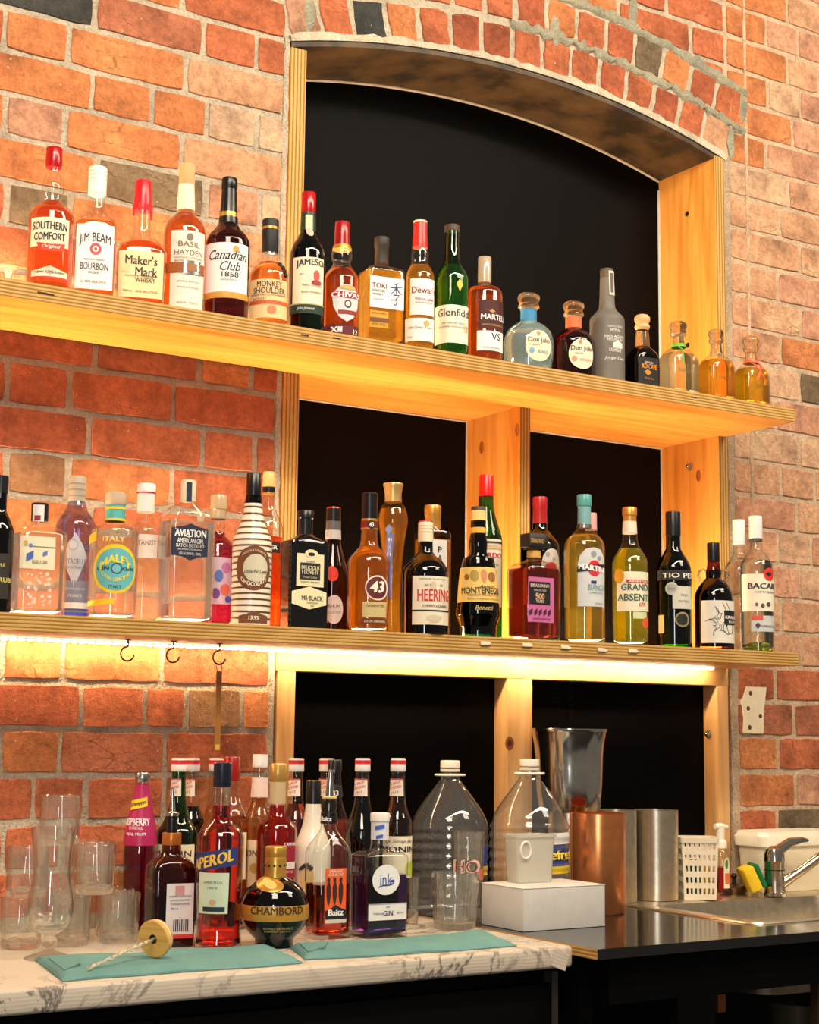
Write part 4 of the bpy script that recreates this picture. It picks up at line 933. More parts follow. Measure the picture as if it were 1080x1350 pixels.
b = Lo('dark bottle with red wax seal behind the black coffee bottle', 437, -.11)
b.glass(BROWN, [(688, 9.5), (705, 9.5), (720, 11), (735, 15), (752, 20), (768, 22.5), (None, 22)], A_DARK, 705)
b.solid('cap', BLKM, [(671, 9.5), (688, 10)]); b.solid('cap_top', REDM, [(669.5, 9.2), (671.5, 9.8)]); b.solid('neck_label', flat((90, 86, 84), .5), [(688, 9.8), (700, 10)]); b.solid('neck_label', flat((190, 186, 180), .5), [(700, 10), (712, 10.6)])
b.label((206, 44, 30), (430, 446, 747, 767), [], [], 'oval', 'wax_seal'); b.label((214, 204, 200), (428, 452, 785, 823), [T('RHUM', 800, 5, (110, 96, 96), w=.6), T('COLLECTION', 808, 3, (110, 96, 96), w=.7)], [], 'oval')

b = Lo('golden vanilla liqueur bottle with tall black cap and red roundel', 485, -.198)
b.glass(CLEAR, [(684, 10.5), (700, 10.6), (714, 11.5), (722, 14), (729, 20), (735, 25.5), (742, 28.2), (756, 27.5), (785, 28), (None, 27)], liquid((252, 190, 50), haze=.3), 700)
b.solid('cap', BLKM, [(651, 9.6), (652, 10.6), (685, 10.6)]); b.solid('neck_label', GOLDM, [(685, 10.9), (699, 11.2)]); b.solid('neck_band', flat((120, 24, 24), .4), [(688, 11.3), (697, 11.4)])
b.label((236, 226, 204), (481.5, 510.5, 759, 792), [], [DD('oval', 483, 509, 761, 790, (96, 18, 24), 'disc', [T('43', 774, 15, (244, 236, 216), w=.68, bold=.05, shear=.15)])], 'oval')
b.label((196, 176, 120), (478, 509, 794, 814), [T('CUARENTA Y TRES', 799, 3, (110, 80, 40), w=.7)], [DD('rect', 477, 509, 816, 823, (96, 40, 24), 'stripe', [T('LICOR ORIGINAL', 819.5, 3, (240, 220, 160), w=.8)])], 'rect', 'base_label')
sv = b.body; b.body = b.prof([(685, 11.3), (699, 11.4)]); b.label((30, 24, 24), (484.5, 494.5, 686, 698), [T('43', 692, 6, (244, 236, 216), w=.6, bold=.04)], [], 'oval', 'neck_roundel'); b.body = sv

b = Lo('tall waisted gold bottle with flared cap behind the vanilla liqueur', 516, -.11)
b.glass(CLEAR, [(662, 11), (667, 15), (676, 18.5), (688, 20), (702, 18), (725, 15), (760, 12.5), (800, 11.5), (None, 12.5)], liquid((252, 208, 90), haze=.25), 672)
b.solid('cap', flat((214, 176, 110), .3, .6), [(638, 13), (639.5, 13.6), (643, 12.6), (654, 11), (662.5, 11.6)])
b.label((96, 112, 170), (508, 517, 704, 790), [], [], 'rect', 'label'); b.text(T('ST·G', 722, 24, (236, 232, 230), w=.5), b.rect_uz((508, 517, 704, 790)), b.root, .0014)
b.label((120, 140, 190), (508, 518, 692, 706), [], [], 'diamond', 'label_crest')

b = Lo('black cherry liqueur bottle with red lettering and cream label', 560, -.197)
b.glass(DARK, [(715, 9.5), (728, 9.8), (733, 13), (740, 22), (750, 29), (760, 31), (None, 31)], COLA, 728)
b.solid('cap', flat((226, 208, 176), .5), [(689, 9.4), (690, 9.9), (715, 10)]); b.solid('cap_top', REDM, [(687, 9), (689.5, 9.6)])
for y in (694, 698, 702): b.solid('cap_ring', flat((196, 176, 140), .5), [(y, 10.2), (y+1, 10.2)])
b.label((226, 214, 188), (544, 591, 760, 824), [T('HEERING', 785, 16, (196, 30, 40), w=.84, bold=.02, dx=.04), T('CHERRY LIQUEUR', 799.5, 4, (70, 60, 56), w=.62, dx=.04), T('PURVEYORS TO HER MAJESTY', 764, 2, (110, 100, 90), w=.7), T('EST      18', 772, 2.6, (110, 100, 90), w=.44)], [DD('rect', 544, 591, 804.5, 806.5, (30, 26, 26), 'stripe'), DD('oval', 567, 575, 767, 778, (206, 190, 160)), DD('shield', 562, 582, 811, 821, (206, 192, 164))])

b = Lo('golden square bottle with white lettered strip behind the cherry liqueur', 569, -.10)
b.glass(CLEAR, [(696, 10.5, 1, 2), (699, 12, 1, 2.4), (701, 22, .9, 7), (705, 24.5, .9, 9), (None, 24.5, .9, 9)], liquid((252, 200, 80), haze=.25), 712, n=56)
b.solid('cap', flat((206, 152, 66), .3, .5), [(667, 10.4), (668, 11), (680, 11), (681, 10.4), (697, 10.6)])
b.label((232, 228, 222), (570, 589, 712, 790), [T('P', 725, 8, (40, 40, 50), w=.28, dx=0), T('A', 736, 8, (40, 40, 50), w=.32, dx=0), T('T', 747, 8, (40, 40, 50), w=.3, dx=0)], [])

b = Lo('waisted amaro bottle with cream label and green neck', 630, -.197)
b.glass(DGREEN, [(674, 9.6), (705, 10.5), (718, 12, 1, 2), (728, 11.2), (734, 13), (737, 20.5), (741, 21.8), (747, 22.8), (770, 25.5), (795, 27.6), (802, 28.5), (810, 29.4), (818, 27), (828, 24.5), (None, 24)], COLA, 706)
b.solid('cap', flat((64, 46, 36), .5), [(669, 9), (670, 9.8), (674.5, 9.8)]); b.solid('neck_label', flat((226, 196, 120), .5), [(674, 10), (687, 10.6)]); b.solid('neck_band', flat((214, 170, 60), .5), [(696.5, 10.6), (704, 11)])
b.label((230, 192, 104), (604.5, 657, 748, 794), [T('Amaro', 773.5, 4.5, (70, 54, 30), w=.28, dx=.14, shear=.3), T('MONTENEGRO', 779, 8.5, (44, 36, 28), w=.84, dx=.09, bold=.03), T('PREMIATA SPECIALITA 1885', 785, 2.4, (150, 60, 40), w=.6, dx=.1), T('BOLOGNA ITALIA', 790, 2.4, (130, 110, 60), w=.6, dx=.1)], [DD('oval', 613, 619, 757, 765, (130, 84, 30), 'medal'), DD('oval', 620, 632, 752, 767, (170, 140, 60), 'medal'), DD('shield', 634, 642, 751, 769, (200, 130, 90), 'crest'), DD('oval', 643, 652, 754, 767, (150, 96, 40), 'medal')])
bx = b.rect_uz((612, 656, 798, 806)); b.text(T('Bonetti', 801.5, 6, (196, 160, 90), w=.5, shear=.4, dx=.06), bx, b.root, .001)

b = Lo('tall green bottle with bright red cap behind the amaro', 640.5, -.10)
b.glass(GREEN, [(654, 9.5), (668, 9.8), (680, 12), (695, 16.5), (708, 20.5), (720, 21.5), (None, 21.5)], liquid((206, 226, 120), haze=.15), 676)
b.solid('cap', flat((226, 22, 24), .3), [(627, 8.8), (628, 9.4), (655, 9.6)])
b.label((222, 212, 190), (622, 661, 711, 800), [T('RICARDO', 732.5, 6.5, (190, 30, 34), w=.92, bold=.03), T('APERITIVO', 745, 3.5, (90, 80, 70), w=.7), T('ITALIANO', 755, 3.5, (90, 80, 70), w=.6), T('1919', 770, 5, (90, 80, 70), w=.4)], [DD('rect', 622, 661, 714, 716.5, (60, 50, 44), 'stripe'), DD('rect', 622, 661, 719, 724, (206, 180, 130), 'stripe')])

b = Lo('square amber amaretto bottle with black block cap and pink label', 704, -.194)
b.glass(CLEAR, [(727, 9, 1, 2), (738, 9.5, 1, 2), (741, 15, 1, 3), (745, 28, .9, 7), (750, 34, .85, 10), (756, 35, .85, 10), (None, 34.5, .85, 10)], liquid((214, 76, 36), haze=.12), 751, n=56)
b.solid('neck_band', flat((196, 150, 70), .4), [(727, 9.2), (736, 9.6)])
b.solid('cap_lip', CLEAR, [(722, 15, .7, 6), (726, 14.5, .7, 6)])
b.solid('cap', flat((24, 22, 20), .5), [(705, 17.5, .75, 8), (706, 18.5, .75, 8), (721.5, 18.5, .75, 8), (722.5, 18, .75, 8)], n=48)
sv = b.body; b.body = b.prof([(705, 18.5, .75, 8), (722, 18.5, .75, 8)]); b.text(T('DISARONNO', 713.5, 6, (214, 170, 90), w=.86, bold=.03), b.rect_uz((689, 719, 707, 720)), b.root, .0006); b.body = sv
b.label((196, 96, 150), (692.5, 730, 762, 821), [T('LIMITED EDITION', 817, 3, (110, 40, 80), w=.7)], [DD('rect', 698, 725, 768, 798, BLK, 'panel', [T('DISARONNO', 773, 4.5, (240, 220, 200), w=.9, bold=.03), T('500', 787, 8, (244, 190, 140), w=.44, bold=.04), T('YEARS', 793.5, 4, (244, 220, 190), w=.4, bold=.03), T('SINCE 1525', 779, 2.4, (240, 220, 200), w=.6)])] + [DD('slant', 698+i*6, 702+i*6, 803, 813, (70, 20, 50), 'bar') for i in range(5)])

b = Lo('dark red vermouth bottle with red cap behind the amaretto', 712, -.10)
b.glass(DARK, [(690, 9.5), (698, 10), (704, 15), (712, 22), (722, 26), (None, 26)], COLA, 704)
b.solid('cap', flat((176, 34, 36), .35), [(656, 9), (657, 9.5), (669, 9.7), (670, 9.2), (691, 9.6)])
b.label((216, 206, 198), (714, 737, 723, 800), [], [DD('oval', 718, 734, 741, 760, (206, 40, 40)), DD('oval', 719, 725, 728, 735, (170, 160, 150)), DD('oval', 728, 732, 734, 740, (170, 160, 150))], 'arch')

b = Lo('pale gold vermouth bottle with teal cap and arched silver label', 771, -.197)
b.glass(CLEAR, [(692, 9.4), (698, 10), (703, 15), (709, 21.5), (717, 26.3), (726, 27.2), (None, 26.5)], PALEGOLD, 706)
b.solid('cap', TEALM, [(653, 9), (654, 9.6), (667, 9.7), (668.5, 9.2)]); b.solid('neck_foil', flat((120, 168, 170), .3), [(668, 8.6), (692, 9)]); b.solid('neck_band', SILVM, [(692, 9.8), (697, 10.2)])
b.label((206, 206, 206), (762, 796.5, 722, 800), [T('BIANCO', 775, 8, (110, 150, 156), w=.6, dx=.12), T('L\'APERITIVO', 782, 2.6, (130, 150, 150), w=.5, dx=.1), T('ITALIA', 796, 2.6, (130, 130, 130), w=.3, dx=.2)], [DD('oval', 775, 791, 739, 760, (214, 34, 34)), DD('slant', 761, 796.5, 743, 755, (30, 30, 34), 'banner', [T('MARTINI', 749.5, 7, (244, 242, 238), w=.9, bold=.05, slope=-.12)]), DD('oval', 779, 786, 727, 735, (150, 150, 150)), DD('oval', 787, 792, 733, 739, (150, 150, 150)), DD('rect', 779, 786, 766, 770, (40, 50, 100))], 'arch')

b = Lo('pale bottle whose white cap peeks out behind the vermouth', 780, -.09)
b.glass(CLEAR, [(698, 8), (715, 9), (726, 16), (735, 18), (None, 18)], WATER, 730); b.solid('cap', flat((206, 160, 150), .5), [(677, 7.2), (678, 7.6), (699, 7.8)])

b = Lo('yellow-green absinthe bottle with gold cap and cream label', 831.5, -.199)
b.glass(CLEAR, [(704, 9.4), (712, 10), (720, 12), (729, 17.5), (738, 22), (747, 23.6), (None, 23.2)], LIME, 724)
b.solid('cap', flat((214, 150, 70), .3, .5), [(669.5, 9), (670.5, 9.7), (680, 9.7), (681, 8.8), (688, 8.8)]); b.solid('neck_label', flat((224, 214, 192), .6), [(688, 9), (704, 9.8)])
b.label((230, 220, 192), (813.5, 854.5, 754, 806), [T('GRANDE', 774.5, 8.5, (60, 90, 70), w=.84, bold=.03, dx=.06), T('ABSENTE', 788, 9, (60, 90, 70), w=.96, bold=.03, dx=.02), T('69', 797, 6, (196, 60, 50), w=.18, dx=.16)], [DD('rect', 826, 853, 764.5, 769, (190, 50, 44), 'stripe', [T('ABSINTHE', 766.8, 2.6, (240, 230, 210), w=.8)]), DD('oval', 811, 823.5, 750, 769, (214, 150, 30), 'seal')])
b.label((206, 210, 160), (835, 852, 807, 816), [], [DD('oval', 846, 854, 814, 828, (220, 90, 40), 'seal')], 'rect', 'base_label')

b = Lo('dark green sherry bottle with black cap and black label', 889.5, -.2)
b.glass(DGREEN, [(706, 9.4), (724, 9.8), (731, 13.5), (740, 19), (750, 22.6), (758, 23), (None, 22.8)], liquid((150, 176, 60)), 716)
b.solid('cap', BLKM, [(675.5, 9.4), (676.5, 9.8), (707, 10)])
b.label((30, 30, 28), (867.5, 911.5, 752, 765), [T('TIO PEPE', 759, 6.5, (232, 228, 214), w=.92, dx=.14, bold=.02)], [], 'rect', 'band')
b.label((206, 200, 184), (887, 911, 773, 803), [T('FINO', 785, 3, (110, 100, 90), w=.3), T('MUY SECO', 793, 2.6, (110, 100, 90), w=.5)], [])
b.label((190, 186, 174), (877.5, 894.5, 768, 785), [T('FINO', 777, 3, (90, 90, 86), w=.5)], [DD('oval', 880, 892, 770.5, 782.5, (170, 166, 154))], 'oval', 'medal')
b.label((150, 130, 80), (890, 908, 807, 827), [], [DD('oval', 892, 906, 809.5, 824.5, (26, 34, 22))], 'oval', 'base_emblem'); b.label((222, 196, 120), (869, 876, 811, 835), [], [], 'rect', 'side_tag')

b = Lo('black rum bottle with two glass ring handles and squid label', 942.5, -.198)
b.glass(BROWN, [(740, 8), (750, 9), (756, 10.5), (763, 10), (767, 14), (774, 20), (782, 24), (792, 25.5), (None, 25.3)], COLA, 752)
b.solid('cap', BLKM, [(716, 7.8), (717, 8.2), (739, 8.4), (741, 8)])
for sx in (-1, 1):
    zc = b.z(759); R0 = b.m(6, zc); xc = sx*b.m(14, zc); pts = []
    cb, sb = math.cos(-b.beta), math.sin(-b.beta)
    for i in range(13):
        a = math.pi*2*i/12; u_ = xc+R0*math.cos(a); pts.append((u_*cb, u_*sb, zc-b.zb+R0*1.25*math.sin(a)))
    tube('ring_handle', pts, b.m(1.5, zc), KNOB, b.root, 8)
o = b.label((222, 214, 198), (925, 968, 792, 848), [], [DD('rect', 954.5, 968, 805, 824, BLK, 'panel', [T('KRAKEN', 814, 4, (230, 224, 210), w=.9, bold=.03), T('RUM', 820, 3, (230, 224, 210), w=.5)])])
# squid drawing: head and curling arms as raised print lines
ua, ub, za, zb = b.rect_uz((925, 968, 792, 848))
def squid(pts, wd):
    P3 = [b.pos(ua+(ub-ua)*x, za+(zb-za)*y, .0014) for x, y in pts]; tube('print_line', P3, wd, flat((40, 38, 36), .7), o, 5)
squid([(.50, .95), (.58, .80), (.62, .62), (.60, .40), (.66, .22), (.78, .24), (.80, .40), (.74, .52), (.68, .80), (.60, .95)], .0006)
for q in range(9):
    a0 = .2+q*.33; pts = []
    for i in range(12):
        s_ = i/11; an = a0+2.6*s_*(1 if q % 2 else -1); rr = .05+.30*s_*(1-.35*s_)
        pts.append((min(.95, max(.05, .45+rr*math.cos(a0*1.7+1.2)-.10*s_*math.sin(an*2))), min(.95, max(.05, .50+rr*1.25*math.sin(a0*1.7+1.2)+.09*s_*math.cos(an*2)))))
    squid(pts, .0006)

b = Lo('white-capped clear rum bottle half hidden behind its twin', 977, -.11)
b.glass(CLEAR, [(719, 7.6), (730, 8.5), (738, 13), (748, 19), (757, 20.5), (None, 20.5)], liquid((250, 246, 226)), 742)
b.solid('cap', WHTM, [(686, 7.6), (687, 8.2), (718, 8.4), (719, 8)])
b = Lo('white-capped clear rum bottle with bat emblem, rightmost on lower shelf', 999.5, -.2)
b.glass(CLEAR, [(714, 7.8), (724, 8.2), (731, 13), (739, 18.5), (746, 21.3), (756, 21.7), (None, 21.4)], liquid((250, 248, 230)), 740)
b.solid('cap', WHTM, [(681, 7.8), (682, 8.7), (710, 8.9), (711, 8.5)]); b.solid('neck_band', flat((70, 66, 60), .5), [(710, 8.6), (714, 8.7)])
b.label((232, 224, 200), (979, 1021, 757, 806), [T('BACARDI', 773, 7.5, (44, 42, 44), w=.92, bold=.04, dx=.16), T('CARTA BLANCA', 781, 2.8, (110, 100, 90), w=.6, dx=.16)], [DD('oval', 1006.5, 1018.5, 748.5, 766, (214, 50, 36), 'disc'), DD('diamond', 1008.5, 1016.5, 754, 761, (40, 30, 30), 'bat'), DD('oval', 996, 1000, 795, 800, (110, 80, 60)), DD('oval', 1003, 1008, 796, 802, (90, 60, 44)), DD('oval', 1010, 1015, 794, 800, (90, 60, 44))])
b.label((196, 196, 190), (991, 1021, 812, 833), [T('SUPERIOR RUM', 826, 3, (90, 90, 90), w=.6, dx=.1)], [DD('rect', 991.5, 1006, 812, 818, (214, 80, 70)), DD('diamond', 996, 1003, 821, 830, (60, 66, 80))], 'rect', 'base_label')
b.solid('glass_base', liquid((150, 190, 50)), [(847, 6), (850, 13), (854, 18), (None, 18.5)])
# ---------------------------------------------------------------- counters
CT = 0.900
def marble():
    m_, t, bs = new_mat('white_marble_vinyl'); v = coords(t, (1, 1, 1), False)
    n1 = noise(t, v, 5.5, 6, .62, 2.2); n2 = noise(t, v, 1.7, 3, .5, .8)
    vein = ramp(t, n1, [(.462, (0, 0, 0)), (.5, (255, 255, 255)), (.538, (0, 0, 0))])
    area_ = ramp(t, n2, [(.42, (0, 0, 0)), (.62, (255, 255, 255))])
    f_ = mixc(t, 1.0, vein, area_, 'MULTIPLY')
    t.links.new(mixc(t, f_, lin((208, 194, 174)), lin((96, 88, 82))), bs.inputs['Base Color']); bs.inputs['Roughness'].default_value = .38
    w = nd(t, 'ShaderNodeTexWave', bands_direction='Z'); w.inputs['Scale'].default_value = 55; w.inputs['Distortion'].default_value = 2; t.links.new(v, w.inputs[0])
    bump(t, bs, w.outputs['Fac'], .12, .0012); return m_
wt = box('worktop', -0.6, 1.778, -0.612, -0.004, .863, CT, marble(), None, .007)
tag(wt, 'white marble-patterned worktop with wrapped edge', 'worktop')
v_, f_ = box_data(-.0175, .0175, -.0012, 0, -.017, .012); o = mk('folded_corner', v_, f_, wt.data.materials[0], wt); o.location = (1.178-.019, -.304, -.001); o.rotation_euler = (0, .35, 0)
cab = empty('bar_fridge', (0.6, -.3, 0)); tag(cab, 'black under-counter cabinet below the marble worktop', 'cabinet')
for n_, a in (('carcass', (-1.2, 1.165, -.262, .295, 0.02, .862)), ('door', (-.35, .40, -.285, -.263, .05, .835)), ('door', (.41, 1.160, -.285, -.263, .05, .835))):
    o = box(n_, *a, M_BLACK, cab, .004)
tube('handle', [(.05, -.287, .80), (.05, -.305, .805), (.05, -.31, .815), (.22, -.31, .818), (.22, -.287, .818)], .004, M_BLACKEDGE, cab, 8)
o = box('trim_strip', 1.150, 1.163, -.2875, -.263, .05, .855, flat((52, 44, 38), .4), cab)

SX0, SX1, SY0, SY1 = 2.285, 3.25, -.537, -.022
BX0, BX1, BY0, BY1 = 2.335, 2.88, -.512, -.175
x0, x1, y0, y1 = 1.786, 3.75, -.668, -.004
hx0, hx1, hy0, hy1 = BX0-.01, BX1+.01, BY0-.01, BY1+.01
O = [(x0, y0), (x1, y0), (x1, y1), (x0, y1)]; H_ = [(hx0, hy0), (hx1, hy0), (hx1, hy1), (hx0, hy1)]
c = Vector((2.6, -.33, .891)); v = [Vector((x, y, z))-c for z in (CT, .882) for x, y in O+H_]
f = []
for j in range(4):
    k = (j+1) % 4
    f += [(j, k, 4+k, 4+j), (8+j, 12+j, 12+k, 8+k), (j, 8+j, 8+k, k), (4+j, 4+k, 12+k, 12+j)]
bt = mk('worktop', v, f, [M_BLACKTOP, M_BLACKEDGE, M_EDGEZ], None, None, c)
for p in bt.data.polygons:
    if abs(p.normal.z) > .9: p.material_index = 0
    elif p.normal.x < -.9: p.material_index = 2
    else: p.material_index = 1
tag(bt, 'glossy black plywood worktop around the steel sink', 'worktop')
ba = empty('sink_cabinet', (2.7, -.3, 0)); tag(ba, 'open black frame carrying the black worktop', 'cabinet')
box('back_board', -.90, 1.0, .27, .29, 0, .88, M_BLACK, ba); box('side_board', -.90, -.87, -.30, .27, 0, .88, M_BLACK, ba)
box('apron', -.87, 1.0, -.345, -.325, .80, .881, M_BLACK, ba)
box('leg', -.71, -.62, -.345, -.325, 0, .80, M_BLACK, ba)
pl = atY(1062, 1275, -.60); o = box('leg', pl.x-2.7+.012, pl.x-2.7+.032, -.32, -.30, 0, .80, simple('worn_wood_leg', (58, 36, 16), .6), ba)
tr = empty('sink_trap', (2.62, -.33, .30)); tag(tr, 'dull grey waste pipe hanging under the sink', 'pipe')
lathe('waste_body', [(.075, 0), (.072, .02), (.055, .06), (.05, .22), (.065, .40)], simple('grey_plastic', (70, 62, 40), .4), tr, 28)
lathe('collar', [(.085, -.03), (.085, 0)], simple('dark_plastic', (60, 54, 46), .5), tr, 28)
for i, px in enumerate((931, 948)):
    p = atZ(px, 1322, .62); q = box('bracket_tab', -.012, .012, -.01, .01, -.02, .02, simple('copper_tab_%d' % i, (170, 96, 50), .4, .6), None)
    p = atY(px, 1322, -.06); q.location = p; q.name = 'copper_bracket'
    tag(q, 'small copper bracket in the dark below the sink, %s one' % ('left' if i == 0 else 'right'), 'bracket')
    box('rail', -.008, .008, .01, .028, -.008, .008, M_BLACK, q)

# ---------------------------------------------------------------- sink, tap and things on its deck
sk = empty('sink', (SX0, SY0, CT)); tag(sk, 'stainless steel sink set into the black worktop', 'sink')
def quadring(P0, P1, z0, z1): return [(P0[0], P0[1], z0)]
def rrect(x0, x1, y0, y1, r, z, n=5):
    pts = []
    for cx, cy, a0 in ((x1-r, y0+r, -90), (x1-r, y1-r, 0), (x0+r, y1-r, 90), (x0+r, y0+r, 180)):
        for i in range(n+1):
            a = math.radians(a0+90*i/n); pts.append((cx+r*math.cos(a)-SX0, cy+r*math.sin(a)-SY0, z))
    return pts
R_ = [rrect(SX0, SX1, SY0, SY1, .03, .0005), rrect(SX0+.002, SX1-.002, SY0+.002, SY1-.002, .03, .004), rrect(BX0-.012, BX1+.012, BY0-.012, BY1+.012, .055, .0035),
      rrect(BX0, BX1, BY0, BY1, .05, .0), rrect(BX0+.006, BX1-.006, BY0+.006, BY1-.006, .05, -.02), rrect(BX0+.03, BX1-.03, BY0+.03, BY1-.03, .06, -.15)]
v, f = rings(R_, len(R_[0]), False, True); mk('basin', v, f, M_STEEL, sk, 40)
DZ = CT+.0042
tp = empty('mixer_tap', (x_at(1022, DZ, -.165), -.165, DZ)); tag(tp, 'chrome mixer tap with long swing spout at the sink', 'tap')
V = Vessel('tmp_vessel', 'tmp', 1022, -.165, DZ)
hh = lambda py: V.z(py)-DZ
rr_ = V.m(13.5, 1.0)
lathe('tap_body', [(rr_*1.12, 0), (rr_*1.12, .006), (rr_, .008), (rr_*.98, hh(1165)), (rr_*.96, hh(1137)), (rr_*1.0, hh(1135))], M_CHROME, tp, 28)
lathe('cartridge', [(rr_*1.02, hh(1135)), (rr_*.98, hh(1126)), (rr_*.8, hh(1119)), (rr_*.35, hh(1115))], M_CHROME, tp, 28)
e1 = atY(1065, 1108, -.165)-tp.location; e0 = Vector((-.008, 0, hh(1127)))
tube('lever', [e0, e0*.5+e1*.5+Vector((0, 0, .012)), e1*.85+e0*.15+Vector((0, 0, .006)), e1], [.014, .011, .007, .004], M_CHROME, tp, 12)
s0 = Vector((.008, -.004, hh(1168))); s1 = atY(1092, 1122, -.24)-tp.location
tube('spout', [s0, s0*.75+s1*.25, s0*.3+s1*.7, s1, s1+Vector((.02, -.03, -.005)), s1+Vector((.025, -.045, -.02))], [.013, .0115, .011, .0105, .0105, .0105], M_CHROME, tp, 14)
V.solid('joint_ring', M_DARKMETAL, [(1146, 13.6), (1147.2, 13.6)]).parent = tp
bpy.data.objects.remove(V.root)

# rounded plastic tub behind the tap
tbx = x_at(1004, 1.0, -.12)
tb = empty('plastic_tub', (tbx+.131, -.072, DZ)); tag(tb, 'white plastic tub with lid behind the mixer tap', 'tub')
def rr2(hx, hy, r, z, n=5):
    pts = []
    for cx, cy, a0 in ((hx-r, -hy+r, -90), (hx-r, hy-r, 0), (-hx+r, hy-r, 90), (-hx+r, -hy+r, 180)):
        for i in range(n+1):
            a = math.radians(a0+90*i/n); pts.append((cx+r*math.cos(a), cy+r*math.sin(a), z))
    return pts
Vt = Vessel('tmp_vessel', 'tmp', 1060, -.11, DZ); ht = Vt.z(1095)-DZ; hl = Vt.z(1113)-DZ; bpy.data.objects.remove(Vt.root)
v, f = rings([rr2(.114, .040, .02, 0), rr2(.117, .042, .02, .004), rr2(.124, .046, .02, hl)], 24); mk('tub_body', v, f, flat((236, 222, 190), .35), tb, 40)
v, f = rings([rr2(.130, .052, .02, hl-.002), rr2(.131, .053, .02, ht-.012), rr2(.127, .049, .02, ht-.006), rr2(.126, .048, .02, ht)], 24); mk('lid', v, f, flat((240, 230, 206), .35), tb, 40)

# sponge, strainer, soap, basket
sp = empty('sponge', (x_at(995, DZ, -.145), -.145, DZ+.001), math.radians(-30)); tag(sp, 'yellow and green scouring sponge leaning by the tap', 'sponge')
for n_, a, mt in (('foam', (-.013, .014, -.034, .034, 0, .056), simple('yellow_foam', (240, 200, 30), .9, bscale=180, bstr=.6)), ('scourer', (.0142, .026, -.034, .034, 0, .056), simple('green_scourer', (18, 110, 56), .95, bscale=250, bstr=.8))):
    v, f = box_data(*a, .004); o = mk(n_, v, f, mt, sp, 40); o.rotation_euler = (0, -.42, 0); o.location = (.0, 0, .012)
st = empty('sink_strainer', (2.668, -.088, DZ)); tag(st, 'small dark metal sink strainer between soap and sponge', 'strainer')
lathe('strainer_cup', [(.026, 0), (.032, .008), (.036, .014), (.028, .018), (.012, .022)], simple('strainer_metal', (120, 96, 60), .3, .9), st, 24)
lathe('knob', [(.005, .022), (.004, .034), (.008, .04), (.004, .046)], simple('knob_metal', (60, 44, 30), .4, .8), st, 12)

b = Vessel('soap_pump', 'clear pump bottle of red hand soap by the sink', 951, -.10, DZ, 'soap bottle')
b.glass(CLEAR, [(1117, 6), (1121, 9), (1128, 12, 1, 2.2), (1136, 13, .8, 2.6), (1181, 12.6, .8, 2.6), (None, 12.6, .8, 2.6)], liquid((216, 20, 34)), 1143)
b.solid('collar', flat((236, 226, 206), .4), [(1106, 5), (1109, 7.5), (1118, 8.5)]); b.solid('pump_stem', flat((236, 226, 206), .4), [(1092, 5.6), (1107, 5.6)])
zz = b.z(1090)-b.zb; tube('pump_nozzle', [(-.016, 0, zz), (.0, 0, zz+.001), (.022, 0, zz-.001)], [.006, .0075, .0045], flat((238, 230, 212), .4), b.root, 10)
b.label((232, 222, 196), (955, 963, 1131, 1172), [], [DD('oval', 957, 961.5, 1134, 1146, (70, 130, 60)), DD('rect', 957, 963, 1152, 1166, (220, 110, 50))], 'arch')

bk = empty('plastic_basket', (0, 0, DZ)); tag(bk, 'small white slotted plastic basket beside the soap', 'basket')
bk.location = (x_at(920, DZ, -.13), -.13, DZ); bk.rotation_euler = (0, 0, math.radians(-33))
hb = atY(920, 1104, -.15).z-DZ; wt_, wb_ = .0405, .035; MB_ = flat((228, 214, 188), .45)
def slotted(face):
    v, f = [], []; nx, nz = 15, 11
    for j in range(nz+1):
        for i in range(nx+1):
            q = j/nz; h_ = wb_+(wt_-wb_)*q; u_ = -h_+2*h_*i/nx; z = hb*q
            p = {'f': (u_, -h_, z), 'b': (u_, h_, z), 'l': (-h_, u_, z), 'r': (h_, u_, z)}[face]; v.append(p)
    for j in range(nz):
        for i in range(nx):
            if i % 2 == 1 and j % 2 == 1 and j < nz-1 and 0 < i < nx-1: continue
            f.append((j*(nx+1)+i, j*(nx+1)+i+1, (j+1)*(nx+1)+i+1, (j+1)*(nx+1)+i))
    o = mk('slotted_side', v, f, MB_, bk); md = o.modifiers.new('thickness', 'SOLIDIFY'); md.thickness = .002; md.offset = 0
for fc in 'fblr': slotted(fc)
box('bottom', -wb_, wb_, -wb_, wb_, 0, .002, MB_, bk)
v, f = rings([rr2(wt_+.003, wt_+.003, .008, hb-.012), rr2(wt_+.004, wt_+.004, .008, hb), rr2(wt_-.003, wt_-.003, .006, hb), rr2(wt_-.003, wt_-.003, .006, hb-.012)], 24, False, False); mk('rim', v, f, MB_, bk, 40)
for n_, a, mt, lab in (('cleaning_pad', (-.024, .0, -.024, .024, .003, .085), flat((24, 90, 60), .9), 'dark green cleaning pad inside the white basket'), ('cleaning_cloth', (.004, .026, -.026, .022, .003, .08), flat((230, 180, 40), .9), 'yellow cleaning cloth inside the white basket')):
    o = box(n_, *a, mt, None, .006); o.location = o.location+bk.location; o.rotation_euler = bk.rotation_euler; tag(o, lab, 'cleaning pad')

